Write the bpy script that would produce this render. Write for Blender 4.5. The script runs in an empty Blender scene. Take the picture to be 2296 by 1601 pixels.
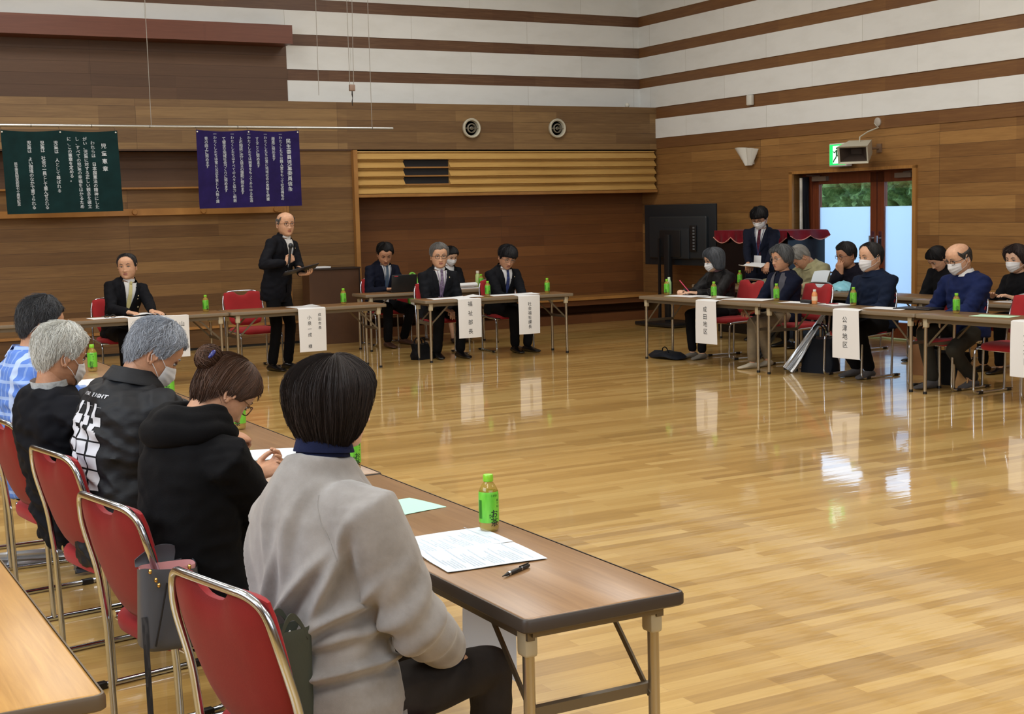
import bpy, math, random
import numpy as np
from mathutils import Vector, Matrix, noise
from mathutils.bvhtree import BVHTree
random.seed(7); rng = np.random.RandomState(7)
PI = math.pi
SC = bpy.context.scene
COL = SC.collection
V = Vector
# ------------------------------------------------------------------ camera
cam_d = bpy.data.cameras.new('camera'); cam = bpy.data.objects.new('camera', cam_d); COL.objects.link(cam)
def cam_rot(yaw, pit, rol):
    f = V((math.sin(yaw)*math.cos(pit), math.cos(yaw)*math.cos(pit), math.sin(pit)))
    r = V((math.cos(yaw), -math.sin(yaw), 0)); u = r.cross(f)
    r2 = r*math.cos(rol)+u*math.sin(rol); u2 = -r*math.sin(rol)+u*math.cos(rol)
    return Matrix((r2, u2, -f)).transposed()
cam.matrix_world = Matrix.Translation((0, 0, 1.6)) @ cam_rot(.501270, -.105701, -.023703).to_4x4()
cam_d.sensor_width = 36; cam_d.lens = 3111.34/2296*36; cam_d.clip_start = .05
SC.camera = cam
# ------------------------------------------------------------------ world, light, exposure
w = bpy.data.worlds.new('world'); SC.world = w; w.use_nodes = True
bg = w.node_tree.nodes['Background']; bg.inputs[0].default_value = (.52, .73, 1.0, 1); bg.inputs[1].default_value = 2.3
SC.view_settings.view_transform = 'Standard'; SC.view_settings.look = 'None'
SC.view_settings.exposure = 0.42; SC.view_settings.gamma = 1; SC.view_settings.use_curve_mapping = False
def area(name, loc, aim, sx, sy, power, col):
    l = bpy.data.lights.new(name, 'AREA'); l.shape = 'RECTANGLE'; l.size = sx; l.size_y = sy; l.energy = power; l.color = col
    o = bpy.data.objects.new(name, l); COL.objects.link(o); o.location = loc
    o.rotation_euler = (V(aim)-V(loc)).to_track_quat('-Z', 'Y').to_euler()
    return o
for i, x in enumerate((-1.0, 3.2, 7.4)):
    for j, y in enumerate((0.5, 4.8, 9.1, 13.4)):
        area('ceiling_lamp', (x, y, 5.35), (x, y, 0), 1.6, 1.6, 64, (1.0, .98, .935))
area('window_daylight', (-3.7, 5.0, 3.6), (6, 8, 1.2), 8.0, 1.8, 300, (.80, .90, 1.0))  # added cool fill lamp on the left, no known source there
area('window_daylight', (3.0, -3.6, 3.6), (5, 8, 1.2), 8.0, 1.8, 130, (.84, .92, 1.0))  # second added fill lamp, behind the camera
# ------------------------------------------------------------------ materials
def lin(c):
    return tuple(((v/255)/12.92 if v/255 <= .04045 else ((v/255+.055)/1.055)**2.4) for v in c)+(1.0,)
class NT:
    def __init__(s, name):
        s.m = bpy.data.materials.new(name); s.m.use_nodes = True; s.t = s.m.node_tree
        s.b = s.t.nodes['Principled BSDF']
    def n(s, t, **kw):
        x = s.t.nodes.new(t)
        for k, v in kw.items(): setattr(x, k, v)
        return x
    def l(s, a, b): s.t.links.new(a, b)
    def coord(s, scale=(1, 1, 1), rot=(0, 0, 0), loc=(0, 0, 0), kind='Object'):
        c = s.n('ShaderNodeTexCoord'); m = s.n('ShaderNodeMapping')
        m.inputs['Scale'].default_value = scale; m.inputs['Rotation'].default_value = rot; m.inputs['Location'].default_value = loc
        s.l(c.outputs[kind], m.inputs['Vector']); return m.outputs[0]
    def noise(s, vec, scale, detail=3, rough=.5, dist=0):
        x = s.n('ShaderNodeTexNoise'); x.inputs['Scale'].default_value = scale; x.inputs['Detail'].default_value = detail
        x.inputs['Roughness'].default_value = rough; x.inputs['Distortion'].default_value = dist
        if vec is not None: s.l(vec, x.inputs['Vector'])
        return x.outputs['Fac']
    def ramp(s, fac, stops):
        r = s.n('ShaderNodeValToRGB'); e = r.color_ramp.elements
        while len(e) < len(stops): e.new(.5)
        for k, (p, c) in enumerate(stops): e[k].position = p; e[k].color = lin(c)
        s.l(fac, r.inputs[0]); return r.outputs[0]
    def mix(s, a, b, fac, mode='MIX'):
        x = s.n('ShaderNodeMix', data_type='RGBA', blend_type=mode)
        for v, i in ((fac, 0), (a, 6), (b, 7)):
            if hasattr(v, 'links'): s.l(v, x.inputs[i])
            elif isinstance(v, (int, float)): x.inputs[i].default_value = v
            else: x.inputs[i].default_value = lin(v)
        return x.outputs[2]
    def bump(s, h, strength=.2, dist=.01):
        x = s.n('ShaderNodeBump'); x.inputs['Strength'].default_value = strength; x.inputs['Distance'].default_value = dist
        s.l(h, x.inputs['Height']); s.l(x.outputs[0], s.b.inputs['Normal']); return x
    def set(s, **kw):
        for k, v in kw.items():
            k = {'color': 'Base Color', 'rough': 'Roughness', 'metal': 'Metallic', 'spec': 'Specular IOR Level', 'coat': 'Coat Weight', 'coatr': 'Coat Roughness',
                 'trans': 'Transmission Weight', 'sheen': 'Sheen Weight', 'sss': 'Subsurface Weight', 'ior': 'IOR', 'alpha': 'Alpha'}[k]
            i = s.b.inputs[k]
            if hasattr(v, 'links'): s.l(v, i)
            else: i.default_value = lin(v) if isinstance(v, tuple) else v
        return s
MC = {}
def M(name, color, rough=.5, metal=0, spec=.5, **kw):
    if name in MC: return MC[name]
    t = NT(name).set(color=color, rough=rough, metal=metal, spec=spec, **kw); MC[name] = t.m; return t.m
def cloth(name, color, rough=.85, wv=350, amp=.25, var=.12, sheen=.12, scale=6):
    if name in MC: return MC[name]
    t = NT(name); v = t.coord()
    n = t.noise(v, scale, 4, .6)
    d = tuple(max(0, c*(1-var)) for c in color); u = tuple(min(255, c*(1+var)) for c in color)
    t.set(color=t.ramp(n, [(.3, d), (.7, u)]), rough=rough, spec=(.25 if sum(color) > 150 else .13), sheen=(sheen if sum(color) > 150 else sheen*.2))
    t.bump(t.noise(v, wv, 2, .6), amp, .002); MC[name] = t.m; return t.m
def boards(name, c1, c2, horiz, bw, bh, off=(0, 0, 0), rough=.42, gap=.0016, gapc=(66, 46, 30), grain=1.0):
    """horizontal boards; horiz 'x' or 'y' = axis the boards run along"""
    t = NT(name)
    rot = (PI/2, 0, 0) if horiz == 'x' else (PI/2, 0, 0)
    c = t.n('ShaderNodeTexCoord'); sep = t.n('ShaderNodeSeparateXYZ'); com = t.n('ShaderNodeCombineXYZ')
    t.l(c.outputs['Object'], sep.inputs[0]); t.l(sep.outputs[0 if horiz == 'x' else 1], com.inputs[0]); t.l(sep.outputs[2], com.inputs[1])
    mp = t.n('ShaderNodeMapping'); mp.inputs['Location'].default_value = off; t.l(com.outputs[0], mp.inputs[0]); vec = mp.outputs[0]
    b = t.n('ShaderNodeTexBrick'); b.offset = 0; b.inputs['Scale'].default_value = 1; b.inputs['Brick Width'].default_value = bw
    b.inputs['Row Height'].default_value = bh; b.inputs['Mortar Size'].default_value = gap; b.inputs['Mortar Smooth'].default_value = .2; b.inputs['Bias'].default_value = 0
    b.inputs['Color1'].default_value = (0, 0, 0, 1); b.inputs['Color2'].default_value = (1, 1, 1, 1); b.inputs['Mortar'].default_value = (.5, .5, .5, 1)
    t.l(vec, b.inputs['Vector'])
    b2 = t.n('ShaderNodeTexBrick'); b2.offset = .37; b2.offset_frequency = 3; b2.inputs['Scale'].default_value = 1; b2.inputs['Brick Width'].default_value = bw*.61
    b2.inputs['Row Height'].default_value = bh; b2.inputs['Mortar Size'].default_value = 0; b2.inputs['Color1'].default_value = (0, 0, 0, 1); b2.inputs['Color2'].default_value = (1, 1, 1, 1)
    t.l(vec, b2.inputs['Vector'])
    ms = t.n('ShaderNodeMapping'); ms.inputs['Scale'].default_value = (1.0, 16, 1); t.l(vec, ms.inputs[0])
    g = t.noise(ms.outputs[0], 3.0, 5, .62, .6)
    gl = t.noise(ms.outputs[0], .8, 3, .5, .4)
    m = t.mix(b.outputs[0], b2.outputs[0], .5); m = t.mix(m, gl, .36); m = t.mix(m, g, .36*grain)
    col = t.ramp(m, [(.22, c1), (.5, tuple((a+b_)/2 for a, b_ in zip(c1, c2))), (.78, c2)])
    col = t.mix(col, gapc, b.outputs['Fac'])
    t.set(color=col, rough=rough, spec=.4)
    inv = t.n('ShaderNodeMath', operation='SUBTRACT'); inv.inputs[0].default_value = 1; t.l(b.outputs['Fac'], inv.inputs[1])
    t.bump(inv.outputs[0], .35, .004); MC[name] = t.m; return t.m
WALL_W = boards('wood_wall_back', (90, 66, 44), (154, 124, 82), 'x', 2.52, .14, (.94, .03, 0))
WALL_L = boards('wood_wall_left', (86, 60, 36), (148, 114, 70), 'x', 4.9, .14, (.94, .03, 0))
WALL_D = boards('wood_wall_stage', (78, 55, 40), (106, 78, 56), 'x', 4.6, .14, (.9, .05, 0), rough=.5)
WALL_R = boards('wood_wall_side', (100, 66, 36), (170, 128, 74), 'y', 3.09, .14, (1.3, .05, 0))
STRIPE = boards('wood_stripe', (74, 46, 33), (128, 100, 74), 'x', 2.4, 3.0, (.5, 1, 0), gap=.0, grain=1.5)
STRIPE_R = boards('wood_stripe_side', (92, 58, 36), (142, 104, 60), 'y', 3.09, 3.0, (1.3, 1, 0), gap=.0, grain=1.2)
BEAM = boards('red_beam_wood', (94, 54, 42), (122, 76, 58), 'x', 5, .3, gap=0, grain=1.4)
def plaster(name, horiz):
    t = NT(name); c = t.n('ShaderNodeTexCoord'); sep = t.n('ShaderNodeSeparateXYZ'); t.l(c.outputs['Object'], sep.inputs[0])
    com = t.n('ShaderNodeCombineXYZ'); t.l(sep.outputs[0 if horiz == 'x' else 1], com.inputs[0]); sh_ = t.n('ShaderNodeMath', operation='SUBTRACT'); sh_.inputs[1].default_value = .293; t.l(sep.outputs[2], sh_.inputs[0]); t.l(sh_.outputs[0], com.inputs[1])
    b = t.n('ShaderNodeTexBrick'); b.offset = .5; b.inputs['Scale'].default_value = 1; b.inputs['Brick Width'].default_value = 1.75; b.inputs['Row Height'].default_value = .437
    b.inputs['Mortar Size'].default_value = .0016; b.inputs['Color1'].default_value = lin((230, 233, 232)); b.inputs['Color2'].default_value = lin((224, 227, 226)); b.inputs['Mortar'].default_value = lin((160, 158, 146))
    t.l(com.outputs[0], b.inputs['Vector'])
    n = t.noise(t.coord((1, 1, 3)), 1.6, 5, .6); col = t.mix(b.outputs[0], (170, 168, 156), t.ramp(n, [(.45, (0, 0, 0)), (.8, (120, 120, 120))]))
    t.set(color=col, rough=.9, spec=.2); t.bump(t.noise(t.coord(), 90, 3, .6), .12, .003); MC[name] = t.m; return t.m
PL_X = plaster('white_panel', 'x'); PL_Y = plaster('white_panel_side', 'y')
def floor_mat():
    t = NT('strip_floor'); c = t.n('ShaderNodeTexCoord'); mp = t.n('ShaderNodeMapping'); t.l(c.outputs['Object'], mp.inputs[0]); vec = mp.outputs[0]
    def brick(w, h, off, fr):
        b = t.n('ShaderNodeTexBrick'); b.offset = off; b.offset_frequency = fr; b.inputs['Scale'].default_value = 1; b.inputs['Brick Width'].default_value = w
        b.inputs['Row Height'].default_value = h; b.inputs['Mortar Size'].default_value = .0008; b.inputs['Mortar Smooth'].default_value = .3
        b.inputs['Color1'].default_value = (0, 0, 0, 1); b.inputs['Color2'].default_value = (1, 1, 1, 1); b.inputs['Mortar'].default_value = (.4, .4, .4, 1)
        t.l(vec, b.inputs['Vector']); return b
    b = brick(.86, .072, .38, 2); b2 = brick(1.72, .144, .3, 3)
    ms = t.n('ShaderNodeMapping'); ms.inputs['Scale'].default_value = (1.2, 22, 1); t.l(vec, ms.inputs[0])
    g = t.noise(ms.outputs[0], 3, 5, .6, .5); big = t.noise(vec, .35, 2)
    m = t.mix(b.outputs[0], b2.outputs[0], .3); m = t.mix(m, g, .42); m = t.mix(m, big, .12)
    col = t.ramp(m, [(.15, (154, 119, 64)), (.45, (194, 156, 89)), (.8, (221, 187, 119))])
    col = t.mix(col, (120, 86, 44), t.mix((0, 0, 0), (150, 150, 150), b.outputs['Fac']))
    t.set(color=col, rough=.28, spec=.4, coat=.85, coatr=.045)
    mw = t.n('ShaderNodeMapping'); mw.inputs['Scale'].default_value = (2.5, 14, 1); t.l(vec, mw.inputs[0])
    wv = t.noise(mw.outputs[0], 1.0, 2, .5)
    a = t.n('ShaderNodeBump'); a.inputs['Strength'].default_value = .07; a.inputs['Distance'].default_value = .008; t.l(wv, a.inputs['Height'])
    bb = t.n('ShaderNodeBump'); bb.inputs['Strength'].default_value = .10; bb.inputs['Distance'].default_value = .0015; bb.invert = True
    t.l(b.outputs['Fac'], bb.inputs['Height']); t.l(a.outputs[0], bb.inputs['Normal'])
    t.l(bb.outputs[0], t.b.inputs['Normal']); t.l(bb.outputs[0], t.b.inputs['Coat Normal'])
    MC['floor'] = t.m; return t.m
FLOOR = floor_mat()
def laminate(name, c1, c2, rough=.33):
    t = NT(name); v = t.coord((1.2, 26, 1)); g = t.noise(v, 2.2, 6, .62, .8); v2 = t.coord((.6, 7, 1)); g2 = t.noise(v2, 2, 3)
    t.set(color=t.ramp(t.mix(g, g2, .4), [(.3, c1), (.7, c2)]), rough=rough, spec=.5); t.bump(g, .04, .001); MC[name] = t.m; return t.m
LAM = laminate('walnut_laminate', (112, 80, 50), (152, 114, 76)); LAM2 = laminate('oak_laminate', (160, 116, 58), (196, 150, 84)); LAM_D = laminate('dull_laminate', (104, 80, 52), (134, 104, 70), .4)
EDGE_D = M('dark_edge', (58, 48, 40), .45); EDGE_G = M('grey_edge', (118, 104, 84), .5)
CHROME = M('chrome', (196, 204, 216), .18, 1); STEELW = M('table_leg_steel', (176, 166, 146), .28, .85); BRACE = M('brace_steel', (112, 102, 86), .4, .6); CAPW = M('ivory_plastic', (182, 172, 146), .5)
RED = cloth('red_upholstery', (150, 30, 34), .8, 500, .15, .08, .1, 3); REDSH = cloth('red_shell', (122, 22, 22), .6, 420, .2, .05, .05, 3)
BLK = M('black_plastic', (18, 18, 20), .45); PAPER = M('white_paper', (226, 228, 230), .75, spec=.2); INK = M('ink', (28, 30, 34), .8); GRINK = M('grey_print', (192, 197, 206), .8)
ALU = M('aluminium', (196, 198, 196), .32, .9); WHITEP = M('white_plastic', (214, 214, 206), .45); IVORY = M('ivory_metal', (190, 186, 168), .5)
DARKW = M('dark_trim', (74, 48, 28), .5); TRIM = laminate('oak_trim', (140, 96, 48), (176, 128, 70), .4); SLAT = laminate('slat_oak', (176, 136, 74), (206, 168, 100), .45)
VENT = M('vent_black', (14, 15, 20), .6); DOORW = laminate('door_wood', (92, 44, 24), (122, 62, 36), .35)
# ------------------------------------------------------------------ mesh helpers
class MB:
    def __init__(s): s.v = []; s.f = []; s.m = []
    def add(s, vs, fs, mi=0):
        o = len(s.v); s.v += [tuple(x) for x in vs]; s.f += [tuple(o+i for i in f) for f in fs]; s.m += [mi]*len(fs); return s
    def box(s, c, d, rot=None, mi=0, bev=0):
        hx, hy, hz = d[0]/2, d[1]/2, d[2]/2
        if bev:
            b = min(bev, hx*.9, hy*.9, hz*.9); rings = []
            for z, i in ((-hz, b), (-hz+b*.3, b*.3), (-hz+b, 0), (hz-b, 0), (hz-b*.3, b*.3), (hz, b)):
                r = []
                for sx, sy in ((1, 1), (-1, 1), (-1, -1), (1, -1)):
                    a0 = {(1, 1): 0, (-1, 1): PI/2, (-1, -1): PI, (1, -1): 1.5*PI}[(sx, sy)]
                    for k in range(3):
                        a = a0+k*PI/4; r.append(V((sx*(hx-b)+math.cos(a)*(b-i*.7), sy*(hy-b)+math.sin(a)*(b-i*.7), z)))
                rings.append(r)
            vs = [p for r in rings for p in r]; n = 12
            fs = [(k*n+j, k*n+(j+1) % n, (k+1)*n+(j+1) % n, (k+1)*n+j) for k in range(5) for j in range(n)]+[tuple(range(n-1, -1, -1)), tuple(range(5*n, 6*n))]
        else:
            vs = [V((x, y, z)) for z in (-hz, hz) for y in (-hy, hy) for x in (-hx, hx)]
            fs = [(0, 2, 3, 1), (4, 5, 7, 6), (0, 1, 5, 4), (2, 6, 7, 3), (0, 4, 6, 2), (1, 3, 7, 5)]
        if rot is not None: vs = [rot @ v for v in vs]
        return s.add([v+V(c) for v in vs], fs, mi)
    def bx(s, x0, x1, y0, y1, z0, z1, mi=0): return s.box(((x0+x1)/2, (y0+y1)/2, (z0+z1)/2), (x1-x0, y1-y0, z1-z0), None, mi)
    def rings(s, rs, closed=True, cap=True, mi=0):
        n = len(rs[0]); vs = [p for r in rs for p in r]; fs = []
        for k in range(len(rs)-1):
            for j in range(n if closed else n-1): fs.append((k*n+j, k*n+(j+1) % n, (k+1)*n+(j+1) % n, (k+1)*n+j))
        if cap and closed: fs += [tuple(range(n-1, -1, -1)), tuple(range((len(rs)-1)*n, len(rs)*n))]
        return s.add(vs, fs, mi)
    def tube(s, path, r, seg=8, mi=0, cap=True, closed=False, fl=None):
        P = [V(p) for p in path]; n = len(P); rr = r if hasattr(r, '__len__') else [r]*n; rs = []; up = None
        for i in range(n):
            t = (P[(i+1) % n]-P[i-1]) if closed else (P[min(i+1, n-1)]-P[max(i-1, 0)])
            if t.length < 1e-9: t = V((0, 0, 1))
            t.normalize()
            if up is None: up = V((0, 0, 1)) if abs(t.z) < .9 else V((0, 1, 0))
            a = t.cross(up)
            if a.length < 1e-5: a = t.orthogonal()
            a.normalize(); b = a.cross(t).normalized(); up = b if abs(t.dot(b)) < .5 else up
            q = fl or (1, 1)
            rs.append([P[i]+a*math.cos(2*PI*k/seg)*rr[i]*q[0]+b*math.sin(2*PI*k/seg)*rr[i]*q[1] for k in range(seg)])
        if closed: rs.append(rs[0]); return s.rings(rs, True, False, mi)
        return s.rings(rs, True, cap, mi)
    def lathe(s, prof, c=(0, 0, 0), seg=20, mi=0, axis='z', cap=True):
        rs = []
        for r, z in prof:
            ring = []
            for k in range(seg):
                a = 2*PI*k/seg; p = (r*math.cos(a), r*math.sin(a), z)
                if axis == 'y': p = (p[0], -z, p[1])
                if axis == 'x': p = (z, p[0], p[1])
                ring.append(V(p)+V(c))
            rs.append(ring)
        return s.rings(rs, True, cap, mi)
    def grid(s, fn, nu, nv, mi=0):
        vs = [fn(i/nu, j/nv) for j in range(nv+1) for i in range(nu+1)]
        return s.add(vs, [(j*(nu+1)+i, j*(nu+1)+i+1, (j+1)*(nu+1)+i+1, (j+1)*(nu+1)+i) for j in range(nv) for i in range(nu)], mi)
    def slab(s, fn, nrm, th, nu, nv, mi=0):
        """sheet fn(u,v) given thickness th along vector nrm"""
        nn = V(nrm); a = [V(fn(i/nu, j/nv)) for j in range(nv+1) for i in range(nu+1)]; N = len(a)
        vs = a+[p+nn*th for p in a]; W = nu+1; fs = []
        for j in range(nv):
            for i in range(nu):
                q = (j*W+i, j*W+i+1, (j+1)*W+i+1, (j+1)*W+i); fs.append(q); fs.append(tuple(N+x for x in reversed(q)))
        bd = [i for i in range(nu)]+[nu+j*W for j in range(nv)]+[nv*W+nu-i for i in range(nu)]+[(nv-j)*W for j in range(nv)]
        for k in range(len(bd)): a0, b0 = bd[k], bd[(k+1) % len(bd)]; fs.append((b0, a0, a0+N, b0+N))
        return s.add(vs, fs, mi)
    def sphere(s, c, r, nu=14, nv=9, mi=0, rot=None):
        r = V(r) if hasattr(r, '__len__') else V((r, r, r)); rs = []
        for j in range(1, nv):
            t = PI*j/nv; ring = []
            for i in range(nu):
                p = V((r.x*math.sin(t)*math.cos(2*PI*i/nu), r.y*math.sin(t)*math.sin(2*PI*i/nu), -r.z*math.cos(t)))
                if rot is not None: p = rot @ p
                ring.append(p+V(c))
            rs.append(ring)
        return s.rings(rs, True, True, mi)
    def xf(s, mt): s.v = [tuple(mt @ V(p)) for p in s.v]; return s
    def join(s, o, mi=None):
        n = len(s.v); s.v += o.v; s.f += [tuple(n+i for i in f) for f in o.f]; s.m += (o.m if mi is None else [mi]*len(o.f)); return s
    def mesh(s, name, mats, smooth=True):
        me = bpy.data.meshes.new(name); me.from_pydata(s.v, [], s.f)
        for m in (mats if isinstance(mats, (list, tuple)) else [mats]): me.materials.append(m)
        me.polygons.foreach_set('material_index', s.m); me.update()
        if smooth:
            me.polygons.foreach_set('use_smooth', [True]*len(me.polygons))
            try: me.set_sharp_from_angle(angle=math.radians(42 if smooth is True else smooth))
            except Exception: pass
        return me
    def obj(s, name, mats, parent=None, loc=(0, 0, 0), rz=0, smooth=True, label=None, rot=None):
        o = bpy.data.objects.new(name, s.mesh(name, mats, smooth)); COL.objects.link(o); o.location = loc
        o.rotation_euler = rot if rot else (0, 0, rz)
        if parent: o.parent = parent
        if label: o['label'] = label
        return o
def tag(o, label, cat, group=None):
    o['label'] = label; o['category'] = cat
    if group: o['group'] = group
    return o
def empty(name, loc, rz=0, label=None, cat=None, group=None):
    o = bpy.data.objects.new(name, None); COL.objects.link(o); o.location = loc; o.rotation_euler = (0, 0, rz); o.empty_display_size = .1
    if label: tag(o, label, cat, group)
    return o
def struct(o): o['kind'] = 'structure'; return o
def dup(root, loc, rz, label, group=None):
    r = root.copy(); COL.objects.link(r); r.location = loc; r.rotation_euler = (0, 0, rz); r['label'] = label
    if group: r['group'] = group
    for ch in list(root.children):
        c = ch.copy(); COL.objects.link(c); c.parent = r
        for g in ch.children:
            d = g.copy(); COL.objects.link(d); d.parent = c
    return r
def smooth_path(pts, r=.04, n=5):
    P = [V(p) for p in pts]; out = [P[0]]
    for i in range(1, len(P)-1):
        a, b, c = P[i-1], P[i], P[i+1]; d0 = min(r, (a-b).length/2.1); d1 = min(r, (c-b).length/2.1)
        p0 = b+(a-b).normalized()*d0; p1 = b+(c-b).normalized()*d1
        for k in range(n+1):
            t = k/n; out.append(p0*(1-t)**2+b*2*t*(1-t)+p1*t*t)
    out.append(P[-1]); return out
GL = {}
def glyph(ch, bold=0):
    k = (ch, bold)
    if k not in GL:
        cu = bpy.data.curves.new('t', 'FONT'); cu.body = ch; cu.size = 1; cu.offset = bold; cu.resolution_u = 2
        cu.align_x = 'CENTER'; cu.align_y = 'TOP'
        o = bpy.data.objects.new('t', cu); COL.objects.link(o); bpy.context.view_layer.update()
        me = bpy.data.meshes.new_from_object(o.evaluated_get(bpy.context.evaluated_depsgraph_get()))
        vs = [tuple(v.co) for v in me.vertices]; fs = [tuple(p.vertices) for p in me.polygons]
        if vs and '\u3000' != ch:
            ys = [v[1] for v in vs]; xs = [v[0] for v in vs]
        GL[k] = (vs, fs); bpy.data.objects.remove(o); bpy.data.curves.remove(cu); bpy.data.meshes.remove(me)
    return GL[k]
def vtext(mb, s, x, z, size, y=0, pitch=1.0, bold=0, mi=0, squash=1):
    """vertical column of characters facing -Y, top at z"""
    for i, ch in enumerate(s):
        if ch in ' \u3000': continue
        vs, fs = glyph(ch, 0)
        for q in ((-bold, 0, bold) if bold > .008 else (0,)): mb.add([(x+(v[0]+q)*size*squash, y-q*size*.02, z-i*size*pitch+(v[1]+q*.6)*size) for v in vs], fs, mi)
    return mb
def htext(mb, s, x, z, size, y=0, bold=0, adv=1.0, mi=0):
    for i, ch in enumerate(s):
        if ch == ' ': continue
        vs, fs = glyph(ch, bold); mb.add([(x+i*size*adv+v[0]*size, y, z+v[1]*size) for v in vs], fs, mi)
    return mb
# ------------------------------------------------------------------ room shell
XW = 11.2424; RZ = -.01449; YB = 16.5; Y2 = 16.93
def RW(lx, ly, z):                      # point in the side wall's frame -> world
    return V((XW+lx*math.cos(RZ)-ly*math.sin(RZ), lx*math.sin(RZ)+ly*math.cos(RZ), z))
struct(MB().bx(-4.2, 12.2, -4.2, 17.6, -.1, 0).obj('floor', FLOOR, smooth=False))
CEILM = M('ceiling_white', (200, 198, 188), .9)
struct(MB().bx(-4.2, 12.2, -4.2, 17.6, 5.55, 5.7).obj('ceiling', CEILM, smooth=False))
struct(MB().bx(-4.2, -4.0, -4.2, 17.6, 0, 5.55).obj('wall_left', WALL_R, smooth=False))
struct(MB().bx(-4.0, 12.2, -4.2, -4.0, 0, 5.55).obj('wall_front', WALL_W, smooth=False))
PANE = M('window_pane', (226, 234, 240), .3); FRM = M('window_frame', (120, 100, 80), .5)
for n_, (c_, d_) in enumerate((((-3.98, 5.0, 3.6), (.04, 8.4, 2.2)), ((3.0, -3.98, 3.6), (8.4, .04, 2.2)))):  # unseen windows, made up to go with the two added fill lamps
    o_ = MB().box(c_, d_).obj('window_%d' % (n_+1), PANE, smooth=False); struct(o_); f_ = MB(); ax_ = 1 if n_ == 0 else 0
    for k in range(6):
        p_ = list(c_); p_[ax_] += (k/5-.5)*8.4; q_ = [.08, .08, 2.3]; f_.box(p_, q_)
    for z_ in (-1.1, 1.1): p_ = list(c_); p_[2] += z_; q_ = [.08, .08, .08]; q_[ax_] = 8.48; f_.box(p_, q_)
    f_.obj('window_frame', FRM, o_, smooth=False)
# back wall, upper white part set back above the wooden part
ub = MB(); ub.bx(-4.0, 12.0, Y2+.02, 17.4, 0, 5.55, 0)
ub.bx(-4.0, 6.13, Y2-.02, Y2+.03, 3.0, 3.76, 1)
zs = [(2.99, 3.291), (3.43, 3.725), (3.867, 4.163), (4.307, 4.60), (4.744, 5.55)]
for k, (a, b) in enumerate(zs):
    x0 = 6.13 if k < 2 else -4.0
    ub.bx(x0, 12.0, Y2-.012, Y2+.03, a, b, 2)
for k, (a, b) in enumerate([(3.291, 3.43), (3.725, 3.867), (4.163, 4.307), (4.60, 4.744)]):
    ub.bx(6.13 if k < 2 else -4.0, 12.0, Y2, Y2+.03, a, b, 3)
struct(ub.obj('wall_back', [WALL_D, WALL_D, PL_X, STRIPE], smooth=False))
struct(MB().bx(-4.0, 6.09, 16.55, Y2, 3.70, 3.925).obj('trim_1', BEAM, smooth=False))
# lower wooden wall: band above, stage front on the left with a long slot, sliding panel, recess on the right
lw = MB()
lw.bx(-4.0, 11.6, YB, Y2-.02, 2.405, 2.995, 0)
lw.bx(-4.0, 5.84, YB+.02, Y2, 0.0, 1.64, 1)
lw.bx(-4.0, 5.84, YB+.03, Y2, 1.64, 1.955, 1)
lw.bx(-4.0, 5.84, YB+.26, Y2, 1.955, 2.39, 2)
lw.bx(5.94, 6.80, YB+.015, Y2, 0, 2.39, 1)
lw.bx(-4.0, 6.80, YB-.02, YB+.03, .03, .255, 1)
struct(lw.obj('wall_stage', [WALL_W, WALL_L, WALL_D], smooth=False))
tr = MB()
tr.bx(5.84, 5.895, YB-.015, YB+.05, 0, 2.39); tr.bx(5.90, 5.935, YB-.005, YB+.05, 0, 2.39)
tr.bx(6.795, 6.85, YB-.06, Y2, 0, 2.395); tr.bx(-4.0, 5.84, YB-.02, YB+.06, 1.945, 1.965)
tr.bx(-4.0, 6.80, YB-.05, YB+.03, .255, .285); tr.bx(-4.0, 5.84, YB-.045, YB+.03, 1.635, 1.715)
struct(tr.obj('trim_2', TRIM, smooth=False))
struct(MB().bx(-4.0, 6.8, YB-.008, YB+.03, 2.39, 2.41).obj('trim_3', DARKW, smooth=False))
struct(MB().bx(-4.0, 6.80, YB-.012, YB+.03, 0, .03).obj('baseboard_back', BLK, smooth=False))  # black colour stands for the shade in the gap along the floor
for i, x in enumerate((2.1, 4.02, 4.84, 5.75)):
    tag(MB().lathe([(.0, -.02), (.030, -.018), (.034, 0), (.028, .02)], (x, YB-.045, 1.675), 16, axis='y').obj('rail_knob', TRIM),
        ['round wooden knob on the rail under the green banner', 'round wooden knob on the rail between the two banners', 'round wooden knob on the rail below the purple banner', 'round wooden knob on the rail at the right end, above the standing speaker'][i], 'knob', 'knobs on the wooden rail')
# recess with bench, and louvred box above it
rc = MB(); rc.bx(6.85, 11.6, Y2-.03, Y2+.02, 0, 1.9); struct(rc.obj('wall_recess', WALL_D if 0 else boards('wood_wall_recess', (88, 54, 30), (128, 84, 46), 'x', 2.52, .14, (.94, .03, 0)), smooth=False))
lv = MB()
for k in range(5):
    z1 = 2.385-k*.1095; z0 = z1-.1095
    prof = [(YB+.012, z1), (YB+.004, z1-.016), (YB+.03, z1-.018), (YB-.035, z0+.016), (YB-.035, z0+.006), (YB+.012, z0)]
    spans = [(6.85, 11.44)] if k in (0, 4) else [(6.85, 7.515), (8.168, 11.44)]
    for a, b in spans:
        lv.rings([[V((a, y, z)) for y, z in prof]+[V((a, YB+.1, z0)), V((a, YB+.1, z1))], [V((b, y, z)) for y, z in prof]+[V((b, YB+.1, z0)), V((b, YB+.1, z1))]])
    if k not in (0, 4):
        lv.bx(7.515, 8.168, YB-.012, YB+.1, z0, z0+.018, 1)
lv.bx(7.515, 8.168, YB-.012, YB+.1, 2.385-.1095, 2.385-.1095+.016, 1)
lv.bx(6.85, 11.46, YB-.03, YB+.1, 1.80, 1.838, 1); lv.bx(6.85, 11.46, YB+.1, Y2-.03, 1.80, 1.86, 1)
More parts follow.
